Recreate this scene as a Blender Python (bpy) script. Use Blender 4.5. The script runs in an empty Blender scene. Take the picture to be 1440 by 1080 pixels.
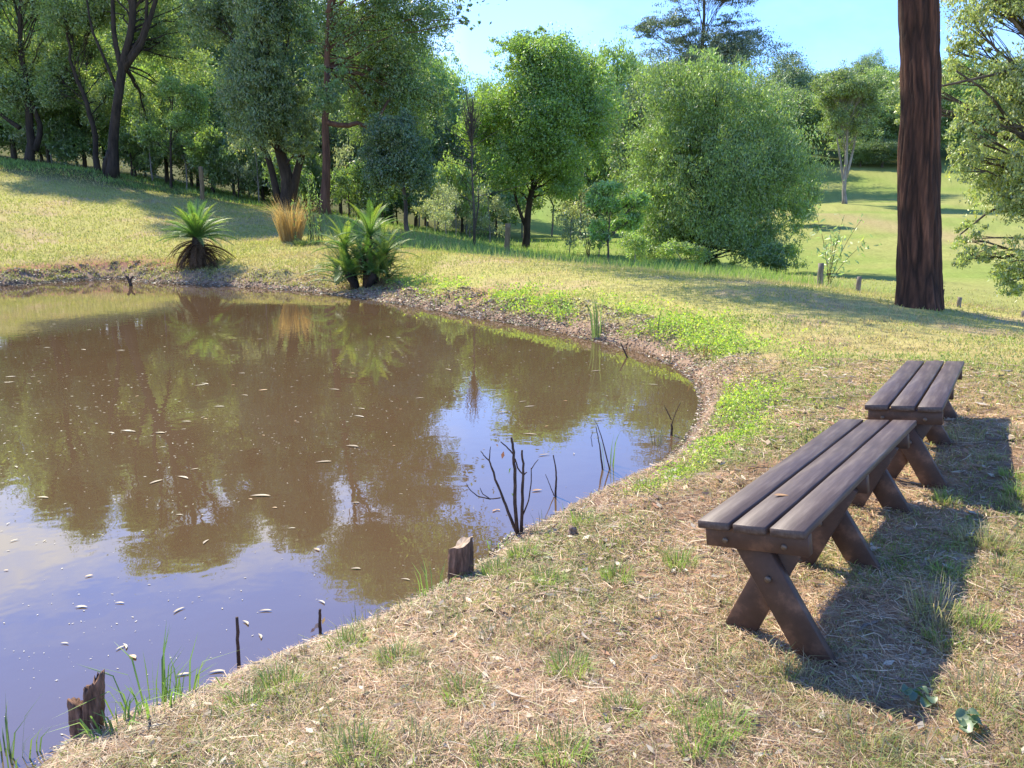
import bpy, math, random
import numpy as np
C = bpy.context.scene
COL = C.collection
R = math.radians
PI = math.pi

# ------------------------------------------------------------------ camera, sky, sun, exposure
F_PX, PITCH, CAM_H = 1100.0, R(12.0), 1.85
cam_d = bpy.data.cameras.new("camera"); cam = bpy.data.objects.new("camera", cam_d); COL.objects.link(cam)
cam_d.sensor_fit = 'HORIZONTAL'; cam_d.sensor_width = 36.0; cam_d.lens = 36.0 * F_PX / 1440.0
cam_d.clip_start = 0.05; cam_d.clip_end = 3000.0
cam.location = (0, 0, CAM_H); cam.rotation_euler = (R(90) - PITCH, 0, 0)
C.camera = cam

SUN_EL = R(45.0); SUN_AZ = math.atan2(-0.58, 0.81)          # azimuth from +Y towards +X
sd = (math.sin(SUN_AZ) * math.cos(SUN_EL), math.cos(SUN_AZ) * math.cos(SUN_EL), math.sin(SUN_EL))
w = bpy.data.worlds.new("World"); C.world = w; w.use_nodes = True
nt = w.node_tree; nt.nodes.clear()
def N(nt, t, **k):
    n = nt.nodes.new(t)
    for a, b in k.items(): setattr(n, a, b)
    return n
sky = N(nt, 'ShaderNodeTexSky', sky_type='NISHITA', sun_disc=False)
sky.sun_elevation = SUN_EL; sky.sun_rotation = SUN_AZ; sky.air_density = 1.0; sky.dust_density = 0.0; sky.ozone_density = 2.2
bg1 = N(nt, 'ShaderNodeBackground'); bg1.inputs['Strength'].default_value = 0.15
bg2 = N(nt, 'ShaderNodeBackground'); bg2.inputs['Color'].default_value = (0.93, 0.96, 1, 1); bg2.inputs['Strength'].default_value = 1.1
tc = N(nt, 'ShaderNodeTexCoord'); mp = N(nt, 'ShaderNodeMapping'); mp.inputs['Scale'].default_value = (1, 1, 2.2)
nz = N(nt, 'ShaderNodeTexNoise'); nz.inputs['Scale'].default_value = 3.2; nz.inputs['Detail'].default_value = 8; nz.inputs['Roughness'].default_value = 0.6
cr = N(nt, 'ShaderNodeValToRGB'); cr.color_ramp.elements[0].position = 0.40; cr.color_ramp.elements[1].position = 0.60
sx = N(nt, 'ShaderNodeSeparateXYZ')
mrx = N(nt, 'ShaderNodeMapRange'); mrx.inputs['From Min'].default_value = -0.05; mrx.inputs['From Max'].default_value = -0.25
mrx.inputs['To Min'].default_value = 0.10; mrx.inputs['To Max'].default_value = 1.0
mrz = N(nt, 'ShaderNodeMapRange'); mrz.inputs['From Min'].default_value = 0.46; mrz.inputs['From Max'].default_value = 0.38
ml = N(nt, 'ShaderNodeMath', operation='MULTIPLY'); ml2 = N(nt, 'ShaderNodeMath', operation='MULTIPLY')
mix = N(nt, 'ShaderNodeMixShader'); out = N(nt, 'ShaderNodeOutputWorld')
L = nt.links.new
tint = N(nt, 'ShaderNodeMix', data_type='RGBA', blend_type='MULTIPLY'); tint.inputs[0].default_value = 1.0; tint.inputs[7].default_value = (0.66, 0.88, 1.34, 1)
L(sky.outputs[0], tint.inputs[6]); L(tint.outputs[2], bg1.inputs[0]); L(tc.outputs['Generated'], mp.inputs[0]); L(mp.outputs[0], nz.inputs['Vector'])
L(nz.outputs['Fac'], cr.inputs[0]); L(tc.outputs['Generated'], sx.inputs[0]); L(sx.outputs['X'], mrx.inputs['Value']); L(sx.outputs['Z'], mrz.inputs['Value'])
L(cr.outputs[0], ml.inputs[0]); L(mrx.outputs[0], ml.inputs[1]); L(ml.outputs[0], ml2.inputs[0]); L(mrz.outputs[0], ml2.inputs[1])
L(ml2.outputs[0], mix.inputs[0]); L(bg1.outputs[0], mix.inputs[1]); L(bg2.outputs[0], mix.inputs[2]); L(mix.outputs[0], out.inputs['Surface'])

sl = bpy.data.lights.new("sun", 'SUN'); sl.energy = 5.0; sl.angle = R(0.55); sl.color = (1.0, 0.89, 0.70)
sun = bpy.data.objects.new("sun", sl); COL.objects.link(sun); sun.location = (-30, 40, 60)
from mathutils import Vector, Matrix
sun.rotation_euler = Vector(sd).to_track_quat('Z', 'Y').to_euler()
C.view_settings.view_transform = 'Standard'; C.view_settings.look = 'None'
C.view_settings.gamma = 1.0; C.view_settings.exposure = 0.90; C.view_settings.use_curve_mapping = False
C.cycles.max_bounces = 7; C.cycles.diffuse_bounces = 4; C.cycles.glossy_bounces = 3; C.cycles.transmission_bounces = 4
C.cycles.sample_clamp_indirect = 8.0
C.cycles.use_denoising = True

# ------------------------------------------------------------------ helpers
rng = np.random.default_rng(7)
def hash2(ix, iy, s):
    h = (ix.astype(np.int64) * 374761393 + iy.astype(np.int64) * 668265263 + s * 974634777) & 0xffffffff
    h = ((h ^ (h >> 13)) * 1274126177) & 0xffffffff
    return ((h ^ (h >> 16)) & 0xffff) / 65535.0
def vnoise(x, y, s=0):
    ix = np.floor(x); iy = np.floor(y); fx = x - ix; fy = y - iy
    fx = fx * fx * (3 - 2 * fx); fy = fy * fy * (3 - 2 * fy)
    a = hash2(ix, iy, s); b = hash2(ix + 1, iy, s); c = hash2(ix, iy + 1, s); d = hash2(ix + 1, iy + 1, s)
    return (a * (1 - fx) + b * fx) * (1 - fy) + (c * (1 - fx) + d * fx) * fy
def fbm(x, y, oct=4, s=0):
    v = np.zeros_like(np.asarray(x, float)); a = 0.5; t = 0
    for k in range(oct):
        v += a * vnoise(x * 2 ** k + 17.3 * k, y * 2 ** k - 9.1 * k, s + k); t += a; a *= 0.5
    return v / t                                             # 0..1
def sstep(a, b, x):
    t = np.clip((x - a) / (b - a), 0, 1); return t * t * (3 - 2 * t)

def ray(u, v):
    x = (u - 720) / F_PX; y = -(v - 540) / F_PX
    return np.array([x, math.cos(PITCH) + y * math.sin(PITCH), y * math.cos(PITCH) - math.sin(PITCH)])
def atz(u, v, z=0.0):
    d = ray(u, v); t = (z - CAM_H) / d[2]; return (d[0] * t, d[1] * t)
def atd(u, v, D):
    d = ray(u, v); t = D / d[1]; return np.array([d[0] * t, D, CAM_H + d[2] * t])

def link(name, me, mat=None, parent=None):
    o = bpy.data.objects.new(name, me); COL.objects.link(o)
    if mat is not None and me is not None:
        for m in (mat if isinstance(mat, (list, tuple)) else [mat]): me.materials.append(m)
    if parent is not None: o.parent = parent
    return o
def mesh_np(name, verts, faces, col=None, smooth=False):
    """verts (n,3); faces = list of (m,k) int arrays; col = (n,3) vertex colour"""
    me = bpy.data.meshes.new(name); verts = np.asarray(verts, np.float32)
    if isinstance(faces, np.ndarray): faces = [faces]
    faces = [np.asarray(f, np.int32) for f in faces if len(f)]
    me.vertices.add(len(verts)); me.vertices.foreach_set('co', verts.ravel())
    nl = sum(f.size for f in faces); npoly = sum(len(f) for f in faces)
    me.loops.add(nl); me.loops.foreach_set('vertex_index', np.concatenate([f.ravel() for f in faces]))
    tot = np.concatenate([np.full(len(f), f.shape[1], np.int32) for f in faces])
    st = np.concatenate([[0], np.cumsum(tot)[:-1]]).astype(np.int32)
    me.polygons.add(npoly); me.polygons.foreach_set('loop_start', st); me.polygons.foreach_set('loop_total', tot)
    if smooth: me.polygons.foreach_set('use_smooth', np.ones(npoly, bool))
    me.update(calc_edges=True)
    if col is not None:
        a = me.color_attributes.new('Col', 'FLOAT_COLOR', 'POINT')
        c4 = np.ones((len(verts), 4), np.float32); c4[:, :3] = col; a.data.foreach_set('color', c4.ravel())
    return me
def tag(o, label=None, cat=None, group=None, kind=None):
    if label: o['label'] = label
    if cat: o['category'] = cat
    if group: o['group'] = group
    if kind: o['kind'] = kind
    return o
def empty(name, loc, label=None, cat=None, group=None, rz=0.0):
    o = bpy.data.objects.new(name, None); COL.objects.link(o); o.location = loc; o.rotation_euler = (0, 0, rz)
    o.empty_display_size = 0.2
    return tag(o, label, cat, group)

class MB:
    """collects tubes, boxes and leaf faces into one mesh"""
    def __init__(s): s.v = []; s.q = []; s.t = []; s.c = []; s.n = 0
    def add(s, v, q=None, t=None, c=None):
        v = np.asarray(v, float).reshape(-1, 3)
        if q is not None and len(q): s.q.append(np.asarray(q, int) + s.n)
        if t is not None and len(t): s.t.append(np.asarray(t, int) + s.n)
        s.v.append(v)
        cc = np.ones((len(v), 3)) * 0.5 if c is None else np.broadcast_to(np.asarray(c, float), (len(v), 3))
        s.c.append(cc); s.n += len(v)
    def tube(s, pts, rad, sides=6, cap=True, c=None, wob=0.0):
        pts = np.asarray(pts, float); n = len(pts); rad = np.broadcast_to(np.asarray(rad, float), (n,))
        tg = np.gradient(pts, axis=0); tg /= np.linalg.norm(tg, axis=1)[:, None] + 1e-9
        up = np.array([0, 0, 1.0]) if abs(tg[:, 2]).mean() < 0.8 else np.array([1.0, 0, 0])
        a = np.cross(tg, up); a /= np.linalg.norm(a, axis=1)[:, None] + 1e-9; b = np.cross(tg, a)
        th = np.arange(sides) * 2 * PI / sides
        rr = rad[:, None] * (1 + wob * (rng.random((n, sides)) - 0.5))
        v = pts[:, None, :] + rr[..., None] * (np.cos(th)[None, :, None] * a[:, None, :] + np.sin(th)[None, :, None] * b[:, None, :])
        i = np.arange(n - 1)[:, None] * sides; j = np.arange(sides)[None, :]; k = (j + 1) % sides
        q = np.stack([i + j, i + k, i + sides + k, i + sides + j], -1).reshape(-1, 4)
        V = v.reshape(-1, 3); t = []
        if cap:
            V = np.vstack([V, pts[:1], pts[-1:]]); m = n * sides
            t = [(m, (jj + 1) % sides, jj) for jj in range(sides)] + [(m + 1, m - sides + jj, m - sides + (jj + 1) % sides) for jj in range(sides)]
        s.add(V, q, t, c)
    def box(s, c0, size, M=None, c=None, bev=0.0):
        x, y, z = np.asarray(size) / 2.0; b = bev
        if b <= 0:
            v = np.array([(sx_ * x, sy * y, sz * z) for sz in (-1, 1) for sy in (-1, 1) for sx_ in (-1, 1)], float)
            q = [(0, 2, 3, 1), (4, 5, 7, 6), (0, 1, 5, 4), (2, 6, 7, 3), (0, 4, 6, 2), (1, 3, 7, 5)]; t = []
        else:
            v = []; 
            for sz in (-1, 1):
                for sy in (-1, 1):
                    for sx_ in (-1, 1):
                        v += [(sx_ * x, sy * (y - b), sz * (z - b)), (sx_ * (x - b), sy * y, sz * (z - b)), (sx_ * (x - b), sy * (y - b), sz * z)]
            v = np.array(v, float)
            I = lambda X, Y, Z, k: ((Z * 2 + Y) * 2 + X) * 3 + k
            q = [(I(0,0,0,2), I(0,1,0,2), I(1,1,0,2), I(1,0,0,2)), (I(0,0,1,2), I(1,0,1,2), I(1,1,1,2), I(0,1,1,2)),
                 (I(0,0,0,1), I(1,0,0,1), I(1,0,1,1), I(0,0,1,1)), (I(0,1,0,1), I(0,1,1,1), I(1,1,1,1), I(1,1,0,1)),
                 (I(0,0,0,0), I(0,0,1,0), I(0,1,1,0), I(0,1,0,0)), (I(1,0,0,0), I(1,1,0,0), I(1,1,1,0), I(1,0,1,0))]
            for Z in (0, 1):
                for Y in (0, 1): q.append((I(0,Y,Z,1), I(1,Y,Z,1), I(1,Y,Z,2), I(0,Y,Z,2)))
                for X in (0, 1): q.append((I(X,0,Z,0), I(X,1,Z,0), I(X,1,Z,2), I(X,0,Z,2)))
            for Y in (0, 1):
                for X in (0, 1): q.append((I(X,Y,0,0), I(X,Y,1,0), I(X,Y,1,1), I(X,Y,0,1)))
            t = [(I(X,Y,Z,0), I(X,Y,Z,1), I(X,Y,Z,2)) for X in (0,1) for Y in (0,1) for Z in (0,1)]
        if M is not None: v = v @ np.asarray(M).T
        s.add(v + np.asarray(c0, float), q, t, c)
    def mesh(s, name, smooth=False, fixn=False):
        f = ([np.vstack(s.q)] if s.q else []) + ([np.vstack(s.t)] if s.t else [])
        me = mesh_np(name, np.vstack(s.v), f, np.vstack(s.c), smooth)
        if fixn:
            import bmesh
            bm = bmesh.new(); bm.from_mesh(me); bmesh.ops.recalc_face_normals(bm, faces=bm.faces); bm.to_mesh(me); bm.free()
        return me
    def build(s, name, mat, parent=None, smooth=False, fixn=False):
        return link(name, s.mesh(name, smooth, fixn), mat, parent)

# ------------------------------------------------------------------ materials
def new_mat(name):
    m = bpy.data.materials.new(name); m.use_nodes = True; m.node_tree.nodes.clear(); return m, m.node_tree
def leaf_mat(name, gloss=0.25, trans=0.45, tboost=1.5):
    """foliage: vertex colour gives each leaf its own green; lets light through"""
    m, t = new_mat(name)
    at = N(t, 'ShaderNodeAttribute', attribute_name='Col')
    d = N(t, 'ShaderNodeBsdfDiffuse'); tr = N(t, 'ShaderNodeBsdfTranslucent'); g = N(t, 'ShaderNodeBsdfGlossy'); g.inputs['Roughness'].default_value = 0.55
    g.inputs['Color'].default_value = (0.8, 0.85, 0.8, 1)
    mul = N(t, 'ShaderNodeMix', data_type='RGBA', blend_type='MULTIPLY'); mul.inputs[0].default_value = 1.0
    mul.inputs[7].default_value = (tboost * 1.05, tboost * 1.1, tboost * 0.7, 1)
    m1 = N(t, 'ShaderNodeMixShader'); m1.inputs[0].default_value = trans
    lw = N(t, 'ShaderNodeLayerWeight'); lw.inputs['Blend'].default_value = 0.3
    mm = N(t, 'ShaderNodeMath', operation='MULTIPLY'); mm.inputs[1].default_value = gloss
    m2 = N(t, 'ShaderNodeMixShader'); o = N(t, 'ShaderNodeOutputMaterial')
    K = t.links.new
    K(at.outputs['Color'], d.inputs[0]); K(at.outputs['Color'], mul.inputs[6]); K(mul.outputs[2], tr.inputs[0])
    K(d.outputs[0], m1.inputs[1]); K(tr.outputs[0], m1.inputs[2]); mm.inputs[0].default_value = .42; K(mm.outputs[0], m2.inputs[0])
    K(m1.outputs[0], m2.inputs[1]); K(g.outputs[0], m2.inputs[2]); K(m2.outputs[0], o.inputs[0])
    return m
def rough_mat(name, c1, c2, scale=(8, 8, 8), rough=0.9, bump=0.3, det=6, vcol=False, spec=0.3, c3=None, bdist=0.01, coord='Object'):
    m, t = new_mat(name)
    tcn = N(t, 'ShaderNodeTexCoord'); mpn = N(t, 'ShaderNodeMapping'); mpn.inputs['Scale'].default_value = scale
    n1 = N(t, 'ShaderNodeTexNoise'); n1.inputs['Scale'].default_value = 1.0; n1.inputs['Detail'].default_value = det; n1.inputs['Roughness'].default_value = 0.65
    r = N(t, 'ShaderNodeValToRGB'); r.color_ramp.elements[0].position = 0.3; r.color_ramp.elements[1].position = 0.7
    r.color_ramp.elements[0].color = (*c1, 1); r.color_ramp.elements[1].color = (*c2, 1)
    if c3: e = r.color_ramp.elements.new(0.5); e.color = (*c3, 1)
    p = N(t, 'ShaderNodeBsdfPrincipled'); p.inputs['Roughness'].default_value = rough; p.inputs['Specular IOR Level'].default_value = spec
    b = N(t, 'ShaderNodeBump'); b.inputs['Strength'].default_value = bump; b.inputs['Distance'].default_value = bdist
    o = N(t, 'ShaderNodeOutputMaterial'); K = t.links.new
    K(tcn.outputs[coord], mpn.inputs[0]); K(mpn.outputs[0], n1.inputs['Vector']); K(n1.outputs['Fac'], r.inputs[0])
    src = r.outputs[0]
    if vcol:
        at = N(t, 'ShaderNodeAttribute', attribute_name='Col')
        mu = N(t, 'ShaderNodeMix', data_type='RGBA', blend_type='MULTIPLY'); mu.inputs[0].default_value = 1.0
        K(at.outputs['Color'], mu.inputs[6]); K(r.outputs[0], mu.inputs[7]); src = mu.outputs[2]
    K(src, p.inputs['Base Color']); K(n1.outputs['Fac'], b.inputs['Height']); K(b.outputs[0], p.inputs['Normal']); K(p.outputs[0], o.inputs[0])
    return m
M = {}
M['leaf'] = leaf_mat('gum_leaf', 0.32, 0.46, 1.6)
M['grass'] = leaf_mat('grass_blade', 0.10, 0.40, 1.2)
M['straw'] = leaf_mat('dry_straw', 0.12, 0.15, 1.0)
M['frond'] = leaf_mat('cycad_frond', 0.22, 0.4, 2.0); M['dead_frond'] = leaf_mat('dead_cycad_frond', 0.0, 0.15, 1.0)
M['bark_grey'] = rough_mat('grey_bark', (0.035, 0.028, 0.022), (0.16, 0.13, 0.10), (5, 5, 1.2), bump=0.8, bdist=0.05)
M['bark_dark'] = rough_mat('dark_bark', (0.018, 0.014, 0.011), (0.075, 0.055, 0.042), (5, 5, 1.2), bump=0.8, bdist=0.05)
M['bark_red'] = rough_mat('red_brown_bark', (0.05, 0.025, 0.017), (0.20, 0.105, 0.07), (6, 6, 1.0), bump=0.8, bdist=0.05)
M['bark_pale'] = rough_mat('pale_bark', (0.14, 0.12, 0.105), (0.38, 0.35, 0.31), (5, 5, 1.4), bump=0.6, bdist=0.04)
M['ground'] = rough_mat('turf_ground', (0.72, 0.70, 0.68), (1.18, 1.16, 1.12), (7, 7, 7), bump=0.7, det=10, vcol=True, rough=1.0, spec=0.05, bdist=0.03)
M['stump'] = rough_mat('weathered_stump', (0.09, 0.06, 0.045), (0.42, 0.30, 0.22), (45, 45, 7), bump=0.9, bdist=0.008)
M['stump_red'] = rough_mat('split_stump_wood', (0.035, 0.022, 0.017), (0.34, 0.20, 0.14), (50, 50, 9), bump=1.0, bdist=0.01, c3=(0.16, .095, .065))
M['stump_cut'] = rough_mat('sawn_end_grain', (0.25, 0.18, 0.12), (0.5, 0.4, 0.3), (30, 30, 30), bump=0.5, bdist=0.004)
M['post'] = rough_mat('grey_fence_post', (0.10, 0.085, 0.07), (0.30, 0.26, 0.22), (14, 14, 3), bump=0.6, bdist=0.01)
M['post_brown'] = rough_mat('brown_fence_post', (0.12, 0.08, 0.045), (0.32, 0.23, 0.13), (14, 14, 3), bump=0.6, bdist=0.01)
M['twig'] = rough_mat('dead_twig', (0.03, 0.02, 0.016), (0.13, 0.085, 0.06), (25, 25, 25), bump=0.4, bdist=0.003)
M['slat'] = rough_mat('stained_slat', (0.050, 0.033, 0.028), (0.150, 0.118, 0.098), (3.5, 48, 48), bump=0.6, rough=0.5, spec=0.45, bdist=0.002, c3=(0.088, 0.062, 0.053))
M['frame'] = rough_mat('stained_frame', (0.060, 0.030, 0.020), (0.19, 0.10, 0.062), (11, 11, 11), bump=0.3, rough=0.55, spec=0.45, bdist=0.002, c3=(0.085, 0.045, 0.03))
M['leaf_litter'] = leaf_mat('fallen_leaf', 0.2, 0.1, 1.0)
mm_, t_ = new_mat('bolt_steel'); p_ = N(t_, 'ShaderNodeBsdfPrincipled'); p_.inputs['Base Color'].default_value = (0.19, 0.15, 0.12, 1); p_.inputs['Metallic'].default_value = 0.7; p_.inputs['Roughness'].default_value = 0.55
o_ = N(t_, 'ShaderNodeOutputMaterial'); t_.links.new(p_.outputs[0], o_.inputs[0]); M['bolt'] = mm_
# muddy water
mw, t_ = new_mat('muddy_water'); p_ = N(t_, 'ShaderNodeBsdfPrincipled'); o_ = N(t_, 'ShaderNodeOutputMaterial')
p_.inputs['Roughness'].default_value = 0.015; p_.inputs['IOR'].default_value = 2.35; p_.inputs['Specular IOR Level'].default_value = 0.5
tcn = N(t_, 'ShaderNodeTexCoord'); n1 = N(t_, 'ShaderNodeTexNoise'); n1.inputs['Scale'].default_value = 0.35; n1.inputs['Detail'].default_value = 3
r_ = N(t_, 'ShaderNodeValToRGB'); r_.color_ramp.elements[0].position = 0.3; r_.color_ramp.elements[1].position = 0.7
r_.color_ramp.elements[0].color = (0.108, 0.068, 0.034, 1); r_.color_ramp.elements[1].color = (0.128, 0.083, 0.044, 1)
n2 = N(t_, 'ShaderNodeTexNoise'); n2.inputs['Scale'].default_value = 5.0; n2.inputs['Detail'].default_value = 2
b_ = N(t_, 'ShaderNodeBump'); b_.inputs['Strength'].default_value = 0.05; b_.inputs['Distance'].default_value = 0.02
K = t_.links.new; K(tcn.outputs['Object'], n1.inputs['Vector']); K(n1.outputs['Fac'], r_.inputs[0]); K(r_.outputs[0], p_.inputs['Base Color'])
K(tcn.outputs['Object'], n2.inputs['Vector']); K(n2.outputs['Fac'], b_.inputs['Height']); K(b_.outputs[0], p_.inputs['Normal']); K(p_.outputs[0], o_.inputs[0])
M['water'] = mw

# ------------------------------------------------------------------ shape of the land
shore_px = [(60,1066),(105,1046),(170,1012),(255,985),(330,950),(400,922),(470,893),(540,868),(590,843),(640,815),(690,785),(722,752),(770,732),
            (830,704),(880,680),(930,655),(962,625),(982,592),(988,560),(972,530),(935,508),(880,490),(820,476),(760,462),(700,452),(640,442),
            (580,431),(520,421),(440,411),(350,404),(260,400),(195,397),(165,392),(110,396),(50,400),(0,403)]
shore = [atz(u, v, 0) for u, v in shore_px] + [(-18, 21.5), (-22, 19), (-23, 12), (-18, 6), (-11, 2), (-6, 0.4), (-3, 0.35), (-1.9, 0.8)]
P0 = np.array(shore)
for _ in range(2):                                           # Chaikin smoothing
    Q = np.roll(P0, -1, 0); P0 = np.stack([P0 * .75 + Q * .25, P0 * .25 + Q * .75], 1).reshape(-1, 2)
POND = P0
def pond_sd(x, y):
    """signed distance to the waterline, + on land"""
    x = np.asarray(x, float).ravel(); y = np.asarray(y, float).ravel(); out_ = np.empty(len(x))
    A = POND; B = np.roll(POND, -1, 0); d = B - A; l2 = (d ** 2).sum(1)
    for s in range(0, len(x), 20000):
        px = x[s:s + 20000, None]; py = y[s:s + 20000, None]
        t = np.clip(((px - A[:, 0]) * d[:, 0] + (py - A[:, 1]) * d[:, 1]) / l2, 0, 1)
        dd = np.sqrt((px - A[:, 0] - t * d[:, 0]) ** 2 + (py - A[:, 1] - t * d[:, 1]) ** 2).min(1)
        cond = (A[:, 1] > py) != (B[:, 1] > py)
        xi = A[:, 0] + (py - A[:, 1]) / np.where(d[:, 1] == 0, 1e-9, d[:, 1]) * d[:, 0]
        ins = ((cond & (px < xi)).sum(1) % 2) == 1
        out_[s:s + 20000] = np.where(ins, -dd, dd)
    return out_
ctl = [(0,0,.30),(-1.,.6,.24),(.6,1.6,.30),(1.47,3.49,.27),(1.0,2.45,.225),(1.25,2.2,.26),(1.9,3.1,.27),(2.3,4.0,.275),(2.77,5.18,.35),(3.55,5.9,.31),(4,5,.45),(2,1,.37),(5,2,.5),(3.1,7.2,.33),(3.6,9,.36),(7,6,.50),(0,-4,.4),(-4,-3,.4)]
for u, v, D in [(0,378,22.8),(120,378,22.8),(290,374,22.6),(400,380,21.5),(500,405,19.6),(580,385,20),(620,358,23),(700,367,21),(857,383,19),(993,392,17.4),(1140,402,15.4),(1293,432,12.7),(1440,458,11),
                (0,340,27),(0,275,36),(0,226,48),(110,238,46),(200,262,45),(300,285,42),(290,330,30),(457,300,38),(457,345,27),(570,326,36),
                (667,345,34),(739,358,50),(713,356,32),(857,380,30),(820,350,52),(993,388,38),(1150,388,26),(1420,442,17),(1420,430,22),(1290,400,26),(1400,350,45),
                (1150,300,65),(1188,286,80),(1300,300,70),(1200,234,120),(1440,234,120),(1000,300,95),(800,330,75),(600,322,70),(400,275,75),(200,240,75),(0,205,75),
                (1200,140,210),(1440,140,210),(900,150,210),(600,180,210),(300,180,210),(0,180,210)]:
    ctl.append(tuple(atd(u, v, D)))
ctl += [(-25,5,1.2),(-30,20,3.5),(-30,-10,1.5),(0,-20,.6),(20,-10,.5),(16,4,-.3),(30,8,-.9),(40,30,-.5),(70,60,2),(-60,20,6),(-70,60,9),(-60,-40,4),(0,-60,2),(60,-40,0),
        (-150,150,22),(-150,0,12),(150,0,4),(160,160,24),(0,300,40),(200,300,48),(-200,300,40),(-300,100,30),(300,100,25),(0,-200,4),(300,-200,4),(-300,-200,8)]
ctl = np.array(ctl)
def _phi(r): return r * r * np.log(r + 1e-6)
_sc = 10.0
_X = ctl[:, :2] / _sc; _n = len(_X)
_r = np.sqrt(((_X[:, None] - _X[None]) ** 2).sum(-1))
_A = np.zeros((_n + 3, _n + 3)); _A[:_n, :_n] = _r + np.eye(_n) * -0.02
_A[:_n, _n] = 1; _A[:_n, _n + 1:] = _X; _A[_n, :_n] = 1; _A[_n + 1:, :_n] = _X.T
_w = np.linalg.solve(_A, np.concatenate([ctl[:, 2], [0, 0, 0]]))
def land(x, y):
    x = np.asarray(x, float).ravel(); y = np.asarray(y, float).ravel(); o = np.empty(len(x))
    for s in range(0, len(x), 20000):
        X = np.stack([x[s:s + 20000], y[s:s + 20000]], 1) / _sc
        r = np.sqrt(((X[:, None] - _X[None]) ** 2).sum(-1))
        o[s:s + 20000] = r @ _w[:_n] + _w[_n] + X @ _w[_n + 1:]
    return o
def ground_z(x, y, micro=True):
    x = np.asarray(x, float).ravel(); y = np.asarray(y, float).ravel()
    d = pond_sd(x, y); H = land(x, y); r = np.hypot(x, y)
    wig = (fbm(x * 1.7, y * 1.7, 3, 5) - .5) * 0.35 * np.clip(r / 6, .35, 1.3)
    d2 = d + wig * sstep(0, .3, np.abs(d))
    wdt = 0.45 + 0.45 * sstep(6, 18, r)
    near = sstep(14, 5, r)
    z_out = 0.035 * sstep(0, .25, d2) + np.maximum(H, 0.06) * np.where(d2 > 0, 1 - np.exp(-np.maximum(d2, 0) / wdt), 0)
    z_out = np.where(d > 6, H, z_out * (1 - sstep(3, 6, d)) + H * sstep(3, 6, d))
    z_in = -np.minimum(1.0, 0.30 * np.abs(d2) + .02)
    z = np.where(d2 > 0, z_out, z_in)
    if micro:
        z = z + (fbm(x * 3.1, y * 3.1, 4, 11) - .5) * 0.05 * sstep(0, .4, d) + (fbm(x * 14, y * 14, 3, 21) - .5) * 0.022 * near * sstep(0, .1, d)
        z = z + (fbm(x * .45, y * .45, 3, 31) - .5) * 0.10 * sstep(.6, 2.5, d) * sstep(5, 12, r)
        z = z + (fbm(x * 2.2, y * 2.2, 4, 41) - .5) * 0.30 * sstep(.15, .5, d) * sstep(1.9, .8, d) * sstep(11, 16, r)   # eroded lip
    return z
def gz(x, y): return float(ground_z([x], [y])[0])
def on_ground(u, v):
    d = ray(u, v); t = np.exp(np.linspace(math.log(.6), math.log(150), 1500))
    X = d[0] * t; Y = d[1] * t; Z = CAM_H + d[2] * t; g = ground_z(X, Y); g = np.maximum(g, 0)
    k = np.argmax(Z < g); return np.array([X[k], Y[k], g[k]])
def at_u(u, D):
    """ground point at depth D seen in column u"""
    x = (u - 720) / F_PX * D
    for _ in range(3):
        z = gz(x, D); x = (u - 720) / F_PX * (D * math.cos(PITCH) - (z - CAM_H) * math.sin(PITCH))
    return np.array([x, D, gz(x, D)])

# weed strip along the bank
weed_px = [(570,395),(640,406),(700,416),(780,432),(860,450),(930,468),(990,492),(1030,520),(1045,560),(1030,610),(990,645),(900,690)]
WP = np.array([on_ground(u, v)[:2] for u, v in weed_px]); WW = np.array([.45,.55,.7,.8,.8,.8,.8,.7,.5,.28,.16,.12])
def weed_mask(x, y):
    x = np.asarray(x)[:, None]; y = np.asarray(y)[:, None]; A = WP[:-1]; d = WP[1:] - A
    t = np.clip(((x - A[:, 0]) * d[:, 0] + (y - A[:, 1]) * d[:, 1]) / (d ** 2).sum(1), 0, 1)
    dd = np.sqrt((x - A[:, 0] - t * d[:, 0]) ** 2 + (y - A[:, 1] - t * d[:, 1]) ** 2) / (WW[:-1] * (1 - t) + WW[1:] * t)
    m = np.exp(-dd.min(1) ** 2 * 1.3); x = x[:, 0]; y = y[:, 0]
    return np.clip(m * sstep(.38, .57, fbm(x * 1.5, y * 1.5, 5, 77)) * 1.2, 0, 1)
def lerp(a, b, t): return a + (np.asarray(b) - a) * t[:, None]
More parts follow.
